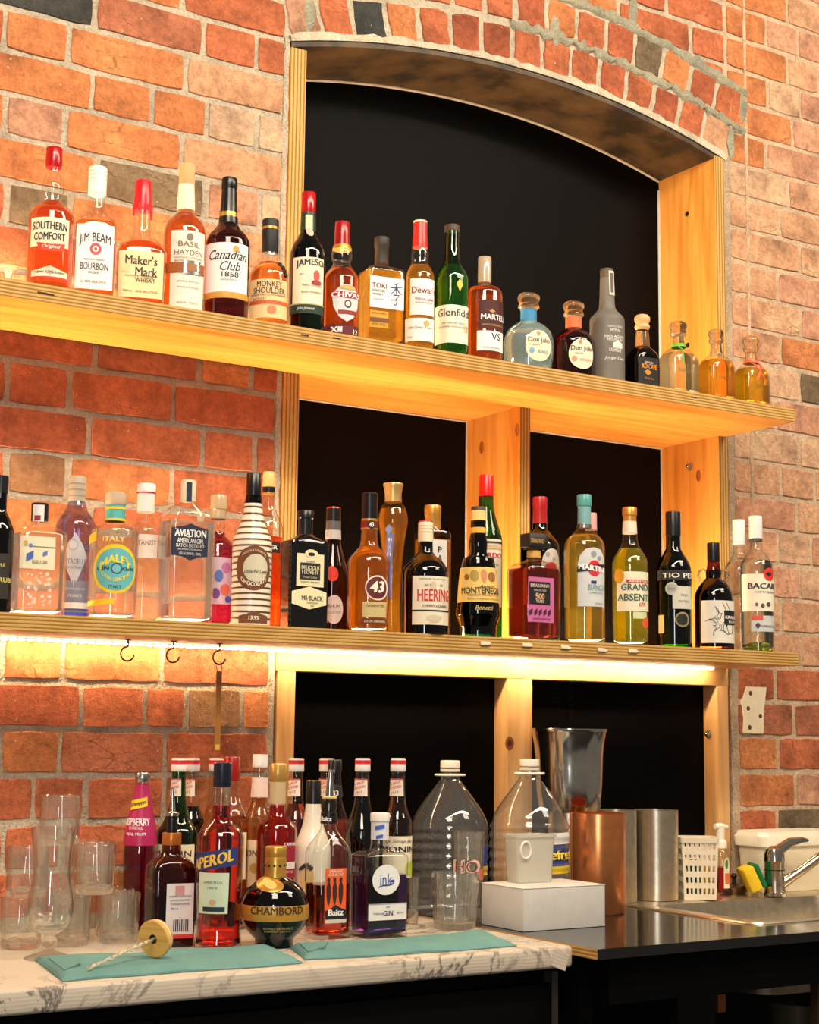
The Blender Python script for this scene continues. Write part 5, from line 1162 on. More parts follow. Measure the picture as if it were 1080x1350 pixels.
# ---------------------------------------------------------------- metal cups and the shaker tin
def hollow(name, label, cx, base, zb, pr, mat, cat, wall=.0015, Y=None, part='cup_wall', n=40, group=None):
    b = Vessel(name, label, cx, Y, zb, cat, group, 0, base); p = b.dens(b.prof(pr))
    rs = [circ(r, z-zb, n) for z, r, k, e in p]; top = p[-1]
    inner = [circ(max(.004, r-wall), max(z-zb, .004), n) for z, r, k, e in reversed(p)]
    v, f = rings(rs+inner, n); mk(part, v, f, mat, b.root, 50); return b
GM = 'straight metal wine coolers'
hollow('wine_cooler', 'brushed copper cylinder in front of the steel ones', 789, 1203, CT, [(1072, 36), (1073.5, 36.3), (1200, 36), (None, 35)], M_COPPER, 'wine cooler', group=GM)
hollow('wine_cooler', 'steel cylinder half hidden behind the copper one', 813, None, DZ, [(1068, 27), (None, 27)], M_STEEL, 'wine cooler', Y=-.10, group=GM)
TZ = atY(750, 1071, -.080).z
hollow('wine_cooler', 'steel cylinder under the large tin, behind the clear jug', 750, None, CT, [(1071, 27), (None, 27)], M_STEEL, 'wine cooler', Y=-.080, group=GM)
hollow('wine_cooler', 'brushed steel cylinder standing next to the plastic basket', 866, 1185.5, DZ, [(1068, 29), (None, 28.6)], M_STEEL, 'wine cooler', group=GM)
b = hollow('shaker_tin', 'large polished steel tin flaring upward on the coolers', 751, None, TZ+.001, [(961, 50.5), (963, 50.8), (966, 49.5), (1062, 41), (1069, 39), (None, 34)], M_CHROME, 'shaker tin', Y=-.085)
# ---------------------------------------------------------------- white box, jugs, cups
p0, p1 = atZ(690, 1229, CT), atZ(796, 1221, CT); hz = atY(690, 1171.5, p0.y).z-CT
bx = empty('cardboard_box', (p0.x, p0.y, CT)); tag(bx, 'plain white cardboard box across the two worktops', 'box')
W_ = p1.x-p0.x; v, f = box_data(0, W_, 0, .136, .0005, hz-.0015, .001); mk('box_body', v, f, flat((206, 200, 192), .6), bx, 30)
v, f = box_data(-.0008, W_+.0008, -.0008, .1368, hz-.0015, hz, .0005); mk('lid_flap', v, f, flat((214, 208, 198), .6), bx, 30)
GJ = 'large clear water jugs'
for cx, Y, hw, lab, yc in ((592, -.10, 51.3, 'empty ribbed clear water jug left of the white box', 1003), (698, -.187, 53, 'clear water jug with blue and yellow label behind the box', 1001)):
    b = Vessel('water_jug', lab, cx, Y, CT, 'jug', GJ)
    pr = [(yc+14, 11), (yc+19, 11), (yc+24, 12.5), (yc+30, 17), (yc+42, 26), (yc+60, 39), (yc+74, 47), (yc+83, 50), (yc+88, hw)]
    y = yc+90
    while y < 1190: pr += [(y, hw), (y+2, hw*.965), (y+5, hw*.965), (y+7, hw)]; y += 13
    pr += [(1194, hw*.96), (None, hw*.86)]
    b.glass(PLASTIC, pr, None, None, 48, 'jug_body')
    b.solid('cap', flat((226, 214, 196), .4), [(yc, 12), (yc+1, 12.8), (yc+9, 13), (yc+10, 12.2)]); b.solid('cap_ring', flat((214, 202, 186), .4), [(yc+11, 12.8), (yc+14.5, 13)])
    z = b.z(yc+19)-b.zb; r = b.m(21, b.zb); a0 = -b.beta
    tube('carry_ring', [(r*math.cos(q), r*.75*math.sin(q), z) for q in [i*math.pi/12 for i in range(25)]], .0022, flat((232, 226, 216), .4), b.root, 8)
    if cx > 650:
        b.label((34, 62, 140), (706, 750.5, 1099, 1152), [T('refresh', 1127, 13, (238, 204, 40), w=.9, dx=.1, bold=.03), T('PURE WATER', 1134.5, 3, (238, 204, 40), w=.4, dx=.25)], [DD('rect', 706, 750.5, 1099, 1114, (214, 210, 204), 'label_top'), DD('rect', 706, 750.5, 1143, 1153, (232, 196, 40), 'label_foot')])
    else:
        b.label((34, 62, 150), (635.5, 643, 1116, 1144), [], [DD('rect', 635.5, 643, 1144, 1156, (232, 196, 40), 'label_foot')])
mj = empty('measuring_jug', (x_at(698, CT+hz, -.313), -.313, CT+hz+.0005)); tag(mj, 'frosted rectangular plastic measuring jug standing on the white box', 'measuring jug')
hj = atY(700, 1100, -.313).z-CT-hz; hw_ = .047
v, f = rings([rr2(hw_*.9, .024, .012, 0), rr2(hw_, .028, .012, hj), rr2(hw_-.002, .026, .011, hj), rr2(hw_*.9-.002, .022, .011, .003)], 24, True, True)
M_FROSTP = glass_thin((236, 234, 226), .25, .55, (226, 220, 206)); mk('jug_wall', v, f, M_FROSTP, mj, 40)
v, f = rings([rr2(hw_+.002, .030, .012, hj-.005), rr2(hw_+.0025, .0305, .012, hj)], 24, False, False); mk('rim', v, f, M_FROSTP, mj, 40)
tube('moulded_ear', [(-.03+.012*math.cos(a), -.029, hj-.028+.016*math.sin(a)) for a in [i*math.pi/8 for i in range(17)]], .0022, flat((232, 226, 212), .5), mj, 6)

WALLGLASS = glass_thin((252, 252, 250), .01, .04, (250, 240, 222), 1.9); M_FOOT = liquid((254, 252, 246), 1.3, 0.0, .25)
def glassware(name, label, cx, base, zb, outer, inner, cat='glass', Y=None, n=48, group=None, ribs=0, rib_top=0.0, amp=.0, part='glass_wall'):
    b = Vessel(name, label, cx, Y, zb, cat, group, 0, base)
    po, pi = b.dens(b.prof(outer)), b.dens(b.prof(inner)); zt = max(p[0] for p in po)
    def rg(z, r, k_):
        q = 1.0
        pts = []
        for j in range(n):
            a = 2*math.pi*j/n; w = 0
            if ribs and z < zb+(zt-zb)*rib_top: w = amp*math.cos(ribs*a)
            pts.append(((r+w)*math.sin(a), -(r+w)*math.cos(a), z-zb))
        return pts
    zi = pi[0][0]; lo = [p for p in po if p[0] < zi-.0015]; hi = [p for p in po if p[0] >= zi-.0015]
    rs = [rg(p[0], p[1], 0) for p in hi]+[circ(p[1], p[0]-zb, n) for p in reversed(pi)]
    v, f = rings(rs, n, False, True); mk(part, v, f, WALLGLASS, b.root, 50)
    q = (zi-lo[-1][0])/max(1e-5, hi[0][0]-lo[-1][0]); rt = lo[-1][1]+(hi[0][1]-lo[-1][1])*min(1, max(0, q))
    v, f = rings([rg(p[0], p[1], 0) for p in lo]+[rg(zi-.0012, rt*.995, 0)], n); mk('glass_foot', v, f, M_FOOT, b.root, 50)
    b.body = b.prof(outer); return b
glassware('tumbler', 'ribbed cut-glass tumbler standing in front of the jugs', 599.5, 1224, CT, [(1150.5, 31.3), (1152, 31.6), (1176, 30.5), (1178, 29.5), (1215, 27.5), (1222, 26.5), (None, 25)], [(1150.5, 29.5), (1178, 27.5), (1212, 25), (1215, 18)], n=96, ribs=24, rib_top=.66, amp=.0009)
b = glassware('printed_cup', 'clear cup printed with bubble letters behind the ribbed tumbler', 616, None, CT, [(1096, 22.5), (1150, 21), (None, 19.5)], [(1096, 21.3), (1150, 20), (1196, 18)], Y=-.222, n=40)
b.body = [(p[0], p[1], 1.0, 2.0) for p in b.prof([(1096, 22.5), (1150, 21), (None, 19.5)])]
bx_ = b.rect_uz((596, 636, 1130, 1155))
for t_ in (T('HO', 1143, 18, (232, 190, 170), w=.78, bold=.05),): b.text(t_, bx_, b.root, .0008)
b.text(T('HO', 1143, 14, (120, 60, 60), w=.6, bold=.0), bx_, b.root, .0012); b.patch('printed_dot', 'oval', (629, 638, 1146, 1162), flat((226, 130, 110), .5), b.root, .0008)
glassware('shot_glass', 'small shot glass beside the square purple gin bottle', 544.5, None, CT, [(1157, 8.2), (1205, 6.8), (None, 6.6)], [(1157, 7.2), (1198, 5.6)], Y=-.215, n=32)

# stacked tumblers and the tall footed glass on the left
GT = 'stacked clear tumblers'
def tumb(cx, y, zb, lab, hw=30.5):
    b = Vessel('tumbler', lab, cx, y, zb, 'glass', GT); n = 48
    r = .0355; h = TH
    prof_o = [(.029, 0), (.0315, .002), (.0335, .010), (.0345, .03), (r, h-.001), (r-.0006, h)]
    prof_i = [(r-.0016, h-.0008), (.0328, .03), (.0318, .018), (.030, .0135), (.015, .012), (.001, .0145)]
    rs = []
    for q, (rr, z) in enumerate(prof_o):
        w = .0011 if z < .012 else 0
        rs.append([((rr+w*math.cos(12*a))*math.sin(a), -(rr+w*math.cos(12*a))*math.cos(a), z) for a in [2*math.pi*j/n for j in range(n)]])
    for rr, z in prof_i:
        w = .0014 if z < .02 else 0
        rs.append([((rr+w*math.cos(12*a+1))*math.sin(a), -(rr+w*math.cos(12*a+1))*math.cos(a), z+(.0015*math.cos(6*a) if z < .02 else 0)) for a in [2*math.pi*j/n for j in range(n)]])
    v, f = rings(rs[2:len(prof_o)+3], n, False, False); mk('glass_wall', v, f, WALLGLASS, b.root, 50)
    v, f = rings(rs[:3]+[rs[len(prof_o)+3]]+rs[len(prof_o)+4:], n); mk('glass_foot', v, f, M_FOOT, b.root, 50)
TH = .0835
for cx, y, lv, lab in ((156, -.205, 0, 'bottom tumbler at the right end of the stack'), (91, -.205, 0, 'bottom tumbler behind the tall footed glass'), (26, -.205, 0, 'bottom tumbler second from the left of the stack'), (-39, -.205, 0, 'bottom tumbler cut off at the left of the stack'),
                       (150, -.125, 0, 'rear bottom tumbler at the right of the stack'), (88, -.125, 0, 'rear bottom tumbler in the middle of the stack'),
                       (123.5, -.20, 1, 'middle-row tumbler at the right of the stack'), (34, -.20, 1, 'middle-row tumbler left of the tall footed glass'), (118, -.122, 1, 'rear middle-row tumbler at the right of the stack'),
                       (77.5, -.185, 2, 'single tumbler on the very top of the stack')):
    tumb(cx, y, CT+lv*(TH+.0004), lab)
b = glassware('hurricane_glass', 'tall footed cocktail glass in front of the stacked tumblers', 64, 1264, CT,
    [(1091, 29.5), (1093, 29.3), (1110, 27.2), (1130, 25), (1146, 24.3), (1160, 25.5), (1178, 28.8), (1195, 30.2), (1210, 28.5), (1222, 22), (1230, 13), (1234, 6.5), (1238, 9.5), (1242, 11.4), (1247, 10.5), (1251, 6), (1254, 8), (1258, 20), (1262, 31), (None, 32)],
    [(1091, 28.3), (1110, 26), (1130, 23.8), (1146, 23.1), (1160, 24.2), (1178, 27.4), (1195, 28.6), (1208, 26.4), (1218, 19), (1224, 8)])

# ---------------------------------------------------------------- bottles on the worktop
GC = 'bottles on the marble worktop'
def Co(label, cx, Y=None, base=None, rot=0, name='spirit_bottle'): return Vessel(name, label, cx, Y, CT, 'bottle', GC, rot, base)
def syrup(label, cx, Y, glass, liq, fill, hw=22, y0=1000, lab=True, capcol=None, word='MONIN', ring_=True):
    b = Vessel('syrup_bottle', label, cx, Y, CT, 'bottle', GC)
    b.glass(glass, [(y0+17, 8.8), (y0+26, 9.2), (y0+58, 10.8), (y0+70, 14), (y0+84, 19), (y0+96, hw*.97), (y0+106, hw), (y0+112, hw*.97), (None, hw*.97)], liq, fill)
    b.solid('cap', flat(capcol or (226, 220, 212), .4), [(y0, 9.4), (y0+1.5, 10), (y0+13, 10.2), (y0+16, 10.4), (y0+17.5, 9.6)])
    if ring_: b.solid('cap_band', flat((206, 40, 50), .4), [(y0+2.5, 10.25), (y0+7.5, 10.3)])
    if lab:
        sv = b.body; b.body = b.prof([(y0+17, 9.0), (y0+60, 11)])
        b.label((230, 214, 198), (cx-9, cx+9.2, y0+27, y0+50), [T('LE SIROP', y0+33, 3.4, (190, 60, 60), w=.6, slope=.25), T('DE %s' % word, y0+38.5, 4, (190, 60, 60), w=.7, slope=.25), T('1912', y0+45, 3.4, (120, 80, 80), w=.4, slope=.25)], [DD('rect', cx-9, cx+9.2, y0+27, y0+28.5, (206, 60, 60), 'stripe')], 'rect', 'neck_label'); b.body = sv
    return b
b = Co('raspberry soft drink bottle with pink sleeve and silver cap', 181, -.10, name='soda_bottle')
b.glass(CLEAR, [(1030, 9), (1036, 9.3), (1060, 13), (1085, 18), (1105, 21.5), (1125, 22.5), (None, 22)], PURPLE, 1112)
b.solid('cap', SILVM, [(1019, 9.2), (1020.5, 10), (1028, 10.2), (1031, 9.4)])
o = b.solid('sleeve', flat((172, 34, 86), .4), [(1034, 9.7), (1060, 13.4), (1085, 18.4), (1105, 21.9), (1114, 22.3)], cap0=False, cap1=False, body=True)
b.label((242, 200, 30), (174, 194, 1051, 1069), [T('Schweppes', 1060, 7, (40, 30, 40), w=.9, shear=.3, bold=.03, slope=.25)], [], 'slant', 'brand_band', .0012)
bb = b.rect_uz((168, 197, 1075, 1092)); b.text(T('RASPBERRY', 1084, 9.5, (246, 232, 236), w=1.05, dx=-.02, bold=.03), bb, b.root, .001); b.text(T('CORDIAL', 1092, 4, (246, 200, 214), w=.5), bb, b.root, .001); b.text(T('REAL FRUIT', 1100, 3.5, (246, 232, 236), w=.7), bb, b.root, .001)

b = syrup('green syrup bottle with red-banded white cap near the left', 229.5, -.10, GREEN, liquid((120, 170, 40)), 1060, 27); b.label((228, 216, 180), (203, 255, 1114, 1180), [T('MONIN', 1126, 8, (60, 50, 40), w=.8)], [])
b = syrup('dark syrup bottle right behind the green one', 247.5, -.032, CLEAR, COLA, 1063, 14)
b = syrup('syrup bottle whose banded cap shows left of the blue-capped bottle', 279.5, -.03, CLEAR, PEACH, 1062, 13, lab=False)
b = Co('red-capped clear bottle with yellow label behind the blue-capped bottle', 300, -.12)
b.glass(CLEAR, [(1030, 9.5), (1048, 10), (1058, 14), (1072, 22), (1086, 25), (None, 25)], liquid((240, 180, 70)), 1075)
b.solid('cap', flat((150, 24, 22), .3), [(998, 10), (999.5, 11), (1026, 11), (1030, 10.2)]); b.label((228, 214, 160), (303, 324, 1098, 1160), [], [])
b = syrup('peach syrup bottle with plain white cap left of the red aperitif', 338, -.07, CLEAR, PEACH, 1053, 18, 995, False, None, 'MONIN', False)
b.solid('neck_label', flat((222, 196, 186), .6), [(1026, 10.4), (1051, 11.6)]); b.label((232, 214, 184), (322, 352, 1108, 1170), [T('MONIN', 1125, 9, (50, 40, 40), w=.8)], [DD('oval', 330, 340, 1138, 1152, (190, 160, 80))])

b = Co('brown liqueur bottle with silver pourer and white barcode label', 222, None, 1246, -8)
b.glass(BROWN, [(1114, 12.5, 1, 2), (1124, 13, 1, 2), (1129, 16, 1, 2.6), (1134, 26, .95, 5), (1141, 32, .9, 7), (1150, 33.3, .9, 8), (None, 33, .9, 8)], A_DARK, 1143, n=56)
b.solid('collar', flat((196, 112, 44), .3, .5), [(1098, 12), (1099.5, 12.6), (1112, 12.8), (1114, 12.4)])
b.solid('pourer_stopper', BLKM, [(1075, 6), (1078, 7.4), (1084, 7), (1090, 7.4), (1099, 7)]); b.solid('pourer_collar', M_CHROME, [(1070, 5), (1072, 8.6), (1076, 8.6)])
zz = b.z(1072)-b.zb; ze = b.z(1039)-b.zb; tube('pourer_spout', [(0, 0, zz), (-.001, 0, zz*.5+ze*.5), (-.002, 0, ze)], [.0055, .004, .0018], M_CHROME, b.root, 10)
b.label((224, 218, 216), (219, 255, 1165, 1232), [T('INGREDIENTS: WATER, SUGAR', 1182, 2.6, (90, 86, 90), w=.8), T('ALCOHOL, FLAVOURING', 1187, 2.6, (90, 86, 90), w=.74), T('CONTAINS SULPHITES', 1192, 2.6, (90, 86, 90), w=.7), T('700 mL', 1198, 3, (90, 86, 90), w=.3, dx=-.2)], [DD('rect', 231, 243, 1168, 1180, (206, 150, 150), 'print'), DD('rect', 219, 255, 1232, 1237, (206, 60, 50), 'stripe')] + [DD('rect', 228+i*2.6, 229.4+i*2.6, 1212, 1228, (50, 46, 50), 'bar') for i in range(8)])

b = Co('red-orange aperitif bottle with navy cap and slanted navy label', 287, None, 1251)
b.glass(CLEAR, [(1037, 10.5), (1048, 11.5), (1064, 13), (1080, 13.2), (1086, 16), (1092, 24), (1100, 30), (1108, 31), (1170, 30.4), (1205, 28.6), (1225, 29), (1240, 31), (None, 31.5)], liquid((226, 48, 22)), 1062)
b.solid('cap', flat((22, 26, 44), .35), [(1005.6, 10.4), (1007, 11.6), (1036, 12), (1038, 11.4)])
b.label((26, 52, 116), (257, 312, 1117, 1152), [T('APEROL', 1135, 15, (246, 190, 60), w=.84, slope=.26, bold=.04)], [], 'slant')
b.label((206, 216, 186), (263, 301, 1151, 1205), [T('APERITIVO', 1164, 3.4, (120, 120, 110), w=.6), T('1919', 1171, 3, (120, 120, 110), w=.3)], [DD('rect', 268, 296, 1196, 1202, (30, 40, 60), 'stripe'), DD('oval', 276, 285, 1186, 1194, (206, 170, 120))], 'rect', 'lower_label')

b = Co('bright red bitter bottle with gold cap', 362, -.16)
b.glass(CLEAR, [(1060, 11), (1074, 11.5), (1079, 16), (1086, 23), (1095, 26.6), (1104, 27), (None, 26.5)], RED, 1062)
b.solid('cap', flat((206, 160, 84), .3, .5), [(1007, 10.5), (1008.5, 11.4), (1029, 11.6), (1031, 10.6)]); b.solid('neck_foil', flat((196, 170, 130), .4), [(1031, 10.6), (1060, 11.2)])
b.label((150, 24, 50), (373, 388.5, 1111, 1158), [T('CAMPARI', 1113.5, 4, (244, 230, 230), w=.9, bold=.03), T('BITTER', 1150, 3, (240, 200, 200), w=.6)], [DD('rect', 377, 388, 1137, 1146, (226, 214, 214), 'print')], 'rect', 'side_label')
b = syrup('clear syrup bottle with banded cap right of the gold-capped one', 386.5, -.05, CLEAR, PINKL, 1060, 18)
b = Co('opaque white coconut rum bottle with black cap', 410, -.15)
b.solid('white_body', flat((232, 222, 202), .2), [(1060, 10.2), (1075, 11.5), (1090, 14.5), (1105, 20), (1118, 24), (1130, 24.6), (None, 24)], body=True)
b.solid('cap', BLKM, [(1029, 9.2), (1030.5, 9.9), (1060, 10.2)]); b.solid('cap_ring', GOLDM, [(1029, 9.3), (1030, 9.6)])
o = b.label((226, 190, 120), (396, 414, 1145, 1172), [], [], 'arch', 'sunset_print')
for a in range(6):
    b.patch('palm_leaf', 'slant', (395+a*2.6, 401+a*2.4, 1136+abs(a-2.5)*2.4, 1143+abs(a-2.5)*2.2), flat((50, 44, 40), .6), b.root, .0018)
b.patch('palm_trunk', 'rect', (402.5, 404.5, 1142, 1162), flat((60, 50, 44), .6), b.root, .0017)
b = syrup('syrup bottle with banded cap behind the silver pourer', 427.5, -.025, CLEAR, PINKL, 1080, 15)
b = Co('pinkish syrup bottle with black cap and black neck label', 438, -.098, name='syrup_bottle')
b.glass(CLEAR, [(1016, 8.6), (1040, 9.5), (1056, 11), (1072, 16), (1088, 21), (1098, 22), (None, 21.5)], PINKL, 1080)
b.solid('cap', BLKM, [(1002, 8.6), (1003.5, 9.4), (1016, 9.6)]); b.solid('neck_label', flat((26, 24, 24), .5), [(1036, 9.8), (1051, 11.2)], body=False)
sv = b.body; b.body = b.prof([(1036, 10), (1051, 11.4)]); b.text(T('1883', 1046, 7, (240, 234, 224), w=.9, bold=.03), b.rect_uz((431, 447, 1038, 1050)), b.root, .0008); b.body = sv
b = syrup('cola-dark syrup bottle with banded cap beside the square gin', 475, -.19, CLEAR, COLA, 1037, 24)
b = syrup('caramel syrup bottle with banded cap, rightmost of the syrups', 522.5, -.19, CLEAR, liquid((214, 130, 40)), 1051, 19.6)
b.label((232, 220, 192), (505, 543.5, 1103, 1158), [T('Le Sirop de', 1110, 6, (110, 96, 80), w=.7, shear=.3), T('MONIN', 1120, 8, (50, 44, 44), w=.94, bold=.03)], [DD('oval', 534, 543, 1136, 1156, (176, 186, 70), 'fruit_print')])

b = Co('round black raspberry liqueur bottle with gold crown cap and band', 361, None, 1248, -4)
b.glass(glass_thin((70, 56, 60)), [(1155, 12), (1158, 18), (1163, 27), (1170, 34.5), (1180, 40.5), (1190, 43.6), (1200, 44.7), (1210, 43.8), (1220, 40.5), (1229, 34), (1235, 27.5), (1238, 25), (1245, 25.5), (None, 26)], liquid((26, 16, 22)), 1160, n=56)
b.solid('crown_cap', GOLDM, [(1116, 13), (1117.5, 14), (1128, 14), (1130, 13.2), (1133, 14.2), (1150, 14), (1156, 14.6)])
for i in range(12):
    a = 2*math.pi*i/12; z = b.z(1141)-b.zb; r = b.m(14, b.zb+z); lathe('cap_stud', [(.0022, 0), (.0016, .0012)], M_DARKMETAL, b.root, 8, loc=(r*math.sin(a), -r*math.cos(a), z)).rotation_euler = (math.pi/2, 0, a)
b.solid('gold_band', flat((206, 150, 60), .3, .35), [(1191, 44.4), (1193, 44.9), (1200, 45.4), (1209, 44.6), (1211, 44.2)], n=56, cap0=False, cap1=False)
sv = b.body; b.body = b.prof([(1190, 44.6), (1200, 45.3), (1212, 44.4)]); b.text(T('CHAMBORD', 1201, 10, (60, 44, 16), w=.9, bold=.03), b.rect_uz((328, 401, 1193, 1209)), b.root, .0008); b.body = sv
b.label(GOLDM, (340, 373, 1156, 1176), [], [DD('oval', 349, 364, 1158, 1172, (226, 190, 100))], 'oval', 'crest', .003)
bb = b.rect_uz((345, 387, 1222, 1232)); b.text(T('ROYALE DE FRANCE', 1224.5, 3, (206, 176, 90), w=.9), bb, b.root, .0008); b.text(T('RASPBERRY LIQUEUR', 1228.5, 2.6, (206, 176, 90), w=.8), bb, b.root, .0008)

b = Co('half-empty orange liqueur bottle with pourer and orange label', 431, None, 1236)
b.glass(CLEAR, [(1070, 9.5, 1, 2), (1088, 10.5), (1096, 12.5, 1, 2.2), (1108, 21, .95, 2.6), (1118, 28.5, .9, 4), (1126, 30.5, .85, 5), (None, 30.2, .85, 5)], liquid((222, 66, 24)), 1165, n=48)
b.solid('neck_foil', flat((18, 17, 18), .35), [(1071, 10.8), (1086, 11.4)], body=False); b.solid('pourer_stopper', glass_thin((60, 54, 40), .1, .3, (60, 50, 30)), [(1054, 8.5), (1058, 10), (1072, 9.6)]); b.solid('pourer_collar', flat((206, 176, 110), .3), [(1050, 8), (1051.5, 10), (1053.5, 9.6)])
zz = b.z(1052)-b.zb; ze = b.z(1015)-b.zb; tube('pourer_spout', [(0, 0, zz), (.0005, 0, zz*.5+ze*.5), (.002, 0, ze)], [.0075, .006, .004], M_CHROME, b.root, 12)
sv = b.body; b.body = b.prof([(1071, 10.9), (1086, 11.5)]); b.text(T('Baitz', 1080, 6, (236, 230, 224), w=.6, bold=.05), b.rect_uz((421, 442, 1072, 1086)), b.root, .0008); b.body = sv
b.label((232, 92, 38), (428.5, 456, 1145, 1217), [T('ORANGE', 1148.5, 4, (246, 226, 200), w=.66, bold=.03), T('CURACAO', 1153, 4, (246, 226, 200), w=.72, bold=.03)],
        [DD('chest', 428.5, 456, 1193, 1212, (22, 24, 40), 'foot', [T('Baitz', 1203, 8, (240, 236, 226), w=.74, bold=.05)])] + [DD('shield', 430+i*8, 436+i*8, 1162, 1194, (60, 30, 24), 'figure') for i in range(3)] + [DD('oval', 431+i*8, 435+i*8, 1157, 1163, (60, 30, 24), 'figure') for i in range(3)] + [DD('rect', 428.5, 456, 1212, 1217, (196, 190, 176), 'stripe')])

b = Co('square purple gin bottle with white round label and white cap', 499, None, 1234, -2)
b.glass(CLEAR, [(1106, 11.5, 1, 2), (1116, 12, 1, 2), (1120, 14, 1, 3), (1123, 30, .85, 8), (1127, 37, .82, 12), (1132, 38.2, .82, 12), (None, 37.6, .82, 12)], INK, 1152, n=64)
b.solid('cap', flat((234, 228, 216), .4), [(1072, 12), (1073.5, 12.8), (1083, 12.8), (1084, 11.6)]); b.solid('neck_label', flat((222, 220, 222), .5), [(1084, 11.8), (1107, 12)])
sv = b.body; b.body = b.prof([(1084, 12), (1107, 12.2)]); b.label((70, 100, 180), (495, 507, 1087, 1095), [], [], 'slant', 'flower_print'); b.label((70, 100, 180), (496, 505, 1100, 1107), [], [], 'slant', 'flower_print'); b.body = sv
b.label((234, 230, 226), (491, 527, 1140, 1180), [T('ink', 1159, 15, (50, 70, 160), w=.44, bold=.0), T('~', 1167, 2.5, (50, 70, 160), w=.56, slope=.15)], [DD('oval', 515, 520, 1160, 1164, (50, 70, 160), 'drop')], 'oval')
b.label((226, 222, 216), (481.5, 536.5, 1191, 1213), [T('DRY', 1196, 2.4, (120, 120, 140), w=.1), T('GIN', 1204, 6.5, (50, 54, 90), w=.26, bold=.02), T('700ml            43%', 1204, 2.4, (120, 120, 130), w=.8)], [DD('rect', 481.5, 536.5, 1191, 1192, (150, 150, 160), 'stripe')], 'rect', 'gin_label')

# ---------------------------------------------------------------- cloths, bamboo lid with straw
def cloth(label, q, seed):
    P4 = [atZ(px, py, CT+.005) for px, py in q]; rnd = random.Random(seed); nu, nv = 40, 12
    ph = [rnd.uniform(0, 6) for _ in range(4)]
    c = sum(P4, Vector())/4; c.z = CT; top, bot = [], []
    for j in range(nv+1):
        for i in range(nu+1):
            u, w = i/nu, j/nv
            p = P4[0]*(1-u)*(1-w)+P4[1]*u*(1-w)+P4[2]*u*w+P4[3]*(1-u)*w
            edge = min(1, min(w, 1-w, u*3, (1-u)*3)*6); h = .003+.0075*math.sqrt(max(0, 1-(1-edge)**2))+.0014*math.sin(7*u+ph[0]+3*w)+.0010*math.sin(17*u+5*w+ph[1])
            wob = .006*math.sin(5*u+ph[2])+.003*math.sin(13*u+ph[3])
            top.append((p.x-c.x, p.y-c.y+wob, max(.0022, h))); bot.append((p.x-c.x, p.y-c.y+wob, .0008))
    N = (nu+1)*(nv+1); f = []
    for j in range(nv):
        for i in range(nu):
            a = j*(nu+1)+i; f.append((a, a+1, a+nu+2, a+nu+1)); f.append((N+a, N+a+nu+1, N+a+nu+2, N+a+1))
    ed = [i for i in range(nu+1)]+[j*(nu+1)+nu for j in range(1, nv+1)]+[nv*(nu+1)+i for i in range(nu-1, -1, -1)]+[j*(nu+1) for j in range(nv-1, 0, -1)]
    for a, d in zip(ed, ed[1:]+ed[:1]): f.append((a, N+a, N+d, d))
    root = empty('folded_cloth', c); tag(root, label, 'cloth', 'teal folded cloths on the worktop')
    m_ = M_CLOTH; o = mk('cloth_layer', top+bot, f, m_, root, 60)
    # loose folded corner lying on top
    k = [0, 5, 9]; t0 = top[2*(nu+1)+1]; t1 = top[9*(nu+1)+1]; t2 = top[9*(nu+1)+6]
    lift = lambda p, d: (p[0], p[1], p[2]+d)
    mk('turned_corner', [lift(t0, .002), lift(t1, .003), lift(t2, .004), lift(top[3*(nu+1)+4], .005), lift(t0, .0005), lift(t1, .0005), lift(t2, .0008), lift(top[3*(nu+1)+4], .001)], [(0, 1, 2, 3), (7, 6, 5, 4), (0, 4, 5, 1), (1, 5, 6, 2), (2, 6, 7, 3), (3, 7, 4, 0)], m_, root, 60)
M_CLOTH = simple('teal_cloth', (112, 158, 154), .95, bscale=300, bstr=.5, nscale=9, spec=.1)
cloth('teal cloth lying under the wooden lid at the left', [(44, 1281), (86, 1290), (397, 1266), (352, 1250)][0:1]+[(84, 1291), (398, 1266), (352, 1248)] if False else [(84, 1291), (398, 1266), (350, 1247), (48, 1263)], 2)
cloth('teal cloth lying in front of the orange and purple bottles', [(404, 1262), (686, 1245), (640, 1229), (384, 1247)], 6)
C_ = atZ(203, 1262, CT+.012)+Vector((0, 0, .0285)); E_ = atZ(116, 1277, CT+.014)
nrm = (E_-C_).normalized()
jl = empty('jar_lid', C_); tag(jl, 'round bamboo jar lid holding a twisted glass straw', 'lid')
jl.rotation_euler = nrm.to_track_quat('Z', 'Y').to_euler()
def annulus(name, r0, r1, z0, z1, mat, par, bev=.0012):
    n = 40; rs = [circ(r1-bev, z0, n), circ(r1, z0+bev, n), circ(r1, z1-bev, n), circ(r1-bev, z1, n), circ(r0, z1, n), circ(r0, z0, n)]
    v, f = rings(rs+[rs[0]], n, False, False); return mk(name, v, f, mat, par, 40)
M_BAM = wood_mat('bamboo', 'x', (226, 172, 86), (236, 186, 104), (206, 146, 62), .4, 60)
annulus('lid_disc', .0075, .0295, -.004, .004, M_BAM, jl); annulus('silicone_seal', .02, .0287, -.0075, -.0042, flat((222, 216, 200), .5), jl, .0008); annulus('inner_disc', .0075, .0275, -.0125, -.0078, M_BAM, jl)
lathe('hole_lining', [(.0074, -.0120), (.0074, .0035)], flat((70, 46, 24), .8), jl, 20, False, False)
Ls = (E_-C_).length; pts = []; rad = []
for i in range(61):
    q = i/60; pts.append((.0009*math.cos(q*70), .0009*math.sin(q*70), -.02+(Ls+.02)*q)); rad.append(.0028+.0006*math.sin(q*90))
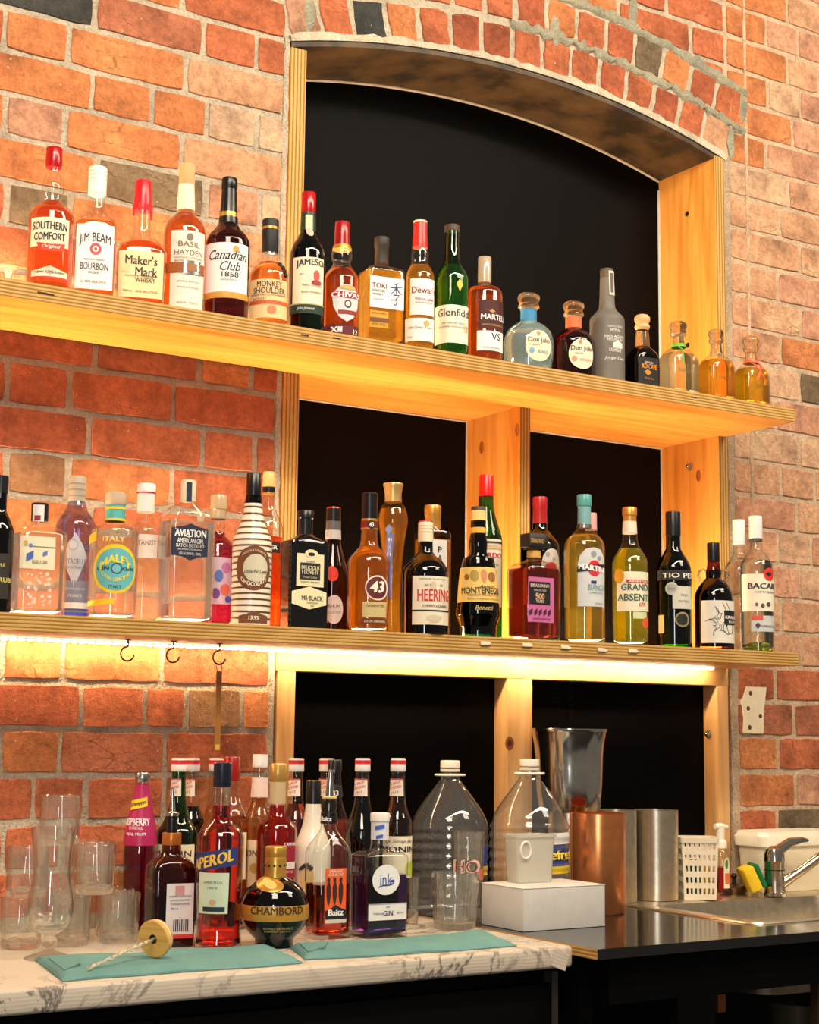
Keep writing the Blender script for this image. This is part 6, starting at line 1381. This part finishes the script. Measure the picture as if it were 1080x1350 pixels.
stw = tube('glass_straw', pts, rad, glass_thin((250, 248, 240), .02, .35, (248, 236, 210), 1.8), None, 10); stw.location = C_; stw.rotation_euler = jl.rotation_euler; tag(stw, 'clear twisted straw stuck through the bamboo lid', 'straw')

# ---------------------------------------------------------------- hooks, hanging strap, clips on the shelf edge
ord_ = ('first cup hook from the left under the lower shelf', 'middle cup hook of three under the lower shelf', 'third cup hook, carrying the hanging strap')
for i, (px, py) in enumerate(((169, 841.5), (229, 844), (290, 847))):
    p = atZ(px, py+1, LB); p = Vector((p.x, max(-.20, min(-.10, p.y)), LB)); p.x = x_at(px, LB, p.y)
    h = empty('cup_hook', p); tag(h, ord_[i], 'hook', 'cup hooks under the lower shelf')
    lathe('plate', [(.0055, -.0018), (.006, 0)], M_DARKMETAL, h, 14)
    pts = [(0, 0, -.002), (0, 0, -.014)]+[(-.0005-.013*math.sin(a), 0, -.027+.013*math.cos(a)) for a in [k*math.pi/9 for k in range(1, 14)]]
    tube('hook_wire', pts, .0017, M_DARKMETAL, h, 8)
    if i == 2:
        s = empty('hanging_strap', p+Vector((0, 0, -.0405))); tag(s, 'brown leather strap hanging from the third hook', 'strap')
        tube('loop', [(.0105*math.cos(a)*.5, 0, -.004+.010*math.sin(a)) for a in [k*math.pi/8 for k in range(17)]], .0011, flat((150, 96, 40), .6), s, 6)
        zl = atY(289, 990, p.y).z-(p.z-.0405); v, f = box_data(-.006, .006, -.0012, .0012, zl, -.012, .0008); mk('strap', v, f, simple('brown_leather', (170, 110, 44), .5), s, 40)
        v, f = box_data(-.0045, .0045, -.002, -.0012, zl+.002, zl+.012); mk('strap_end', v, f, flat((206, 160, 60), .5), s)
cn = ('leftmost white plastic clip on the lower shelf edge', 'second white plastic clip from the left on the shelf edge', 'middle white plastic clip of five on the shelf edge', 'fourth white plastic clip from the left on the shelf edge', 'rightmost white plastic clip on the lower shelf edge')
for i, (px, py) in enumerate(((640, 848.5), (695, 850.5), (745.5, 853.5), (794, 857), (835, 858.5))):
    p = atY(px, py, -.243); c = empty('cable_clip', (p.x, -.2402, p.z)); tag(c, cn[i], 'clip', 'white clips on the lower shelf edge')
    v, f = box_data(-.011, .011, -.004, 0, -.004, .004, .0018); mk('clip_body', v, f, flat((232, 216, 184), .5), c, 40); c.rotation_euler = (0, random.uniform(-.12, .06), 0)
    v, f = box_data(.011, .015, -.003, 0, -.0025, .0025, .001); mk('clip_tab', v, f, flat((222, 206, 174), .5), c, 40)
# faint stencil print on the lower right black panel
def stencil(s, px, py, hpx):
    c = atY(px, py, .0495); pts, f, tw, th = text_mesh(s, 0.01, 0); k = .022/th
    mk('stencil_print', [Vector((y*k, -.0004, -x*k))*1.0 for x, y in pts], [tuple(reversed(q)) for q in f], flat((46, 34, 24), .6), lin_, None, c-Vector((AC, 0, .9)))
stencil('work Plywood', 752, 935, 8); stencil('717(I-212 2', 733, 930, 8)
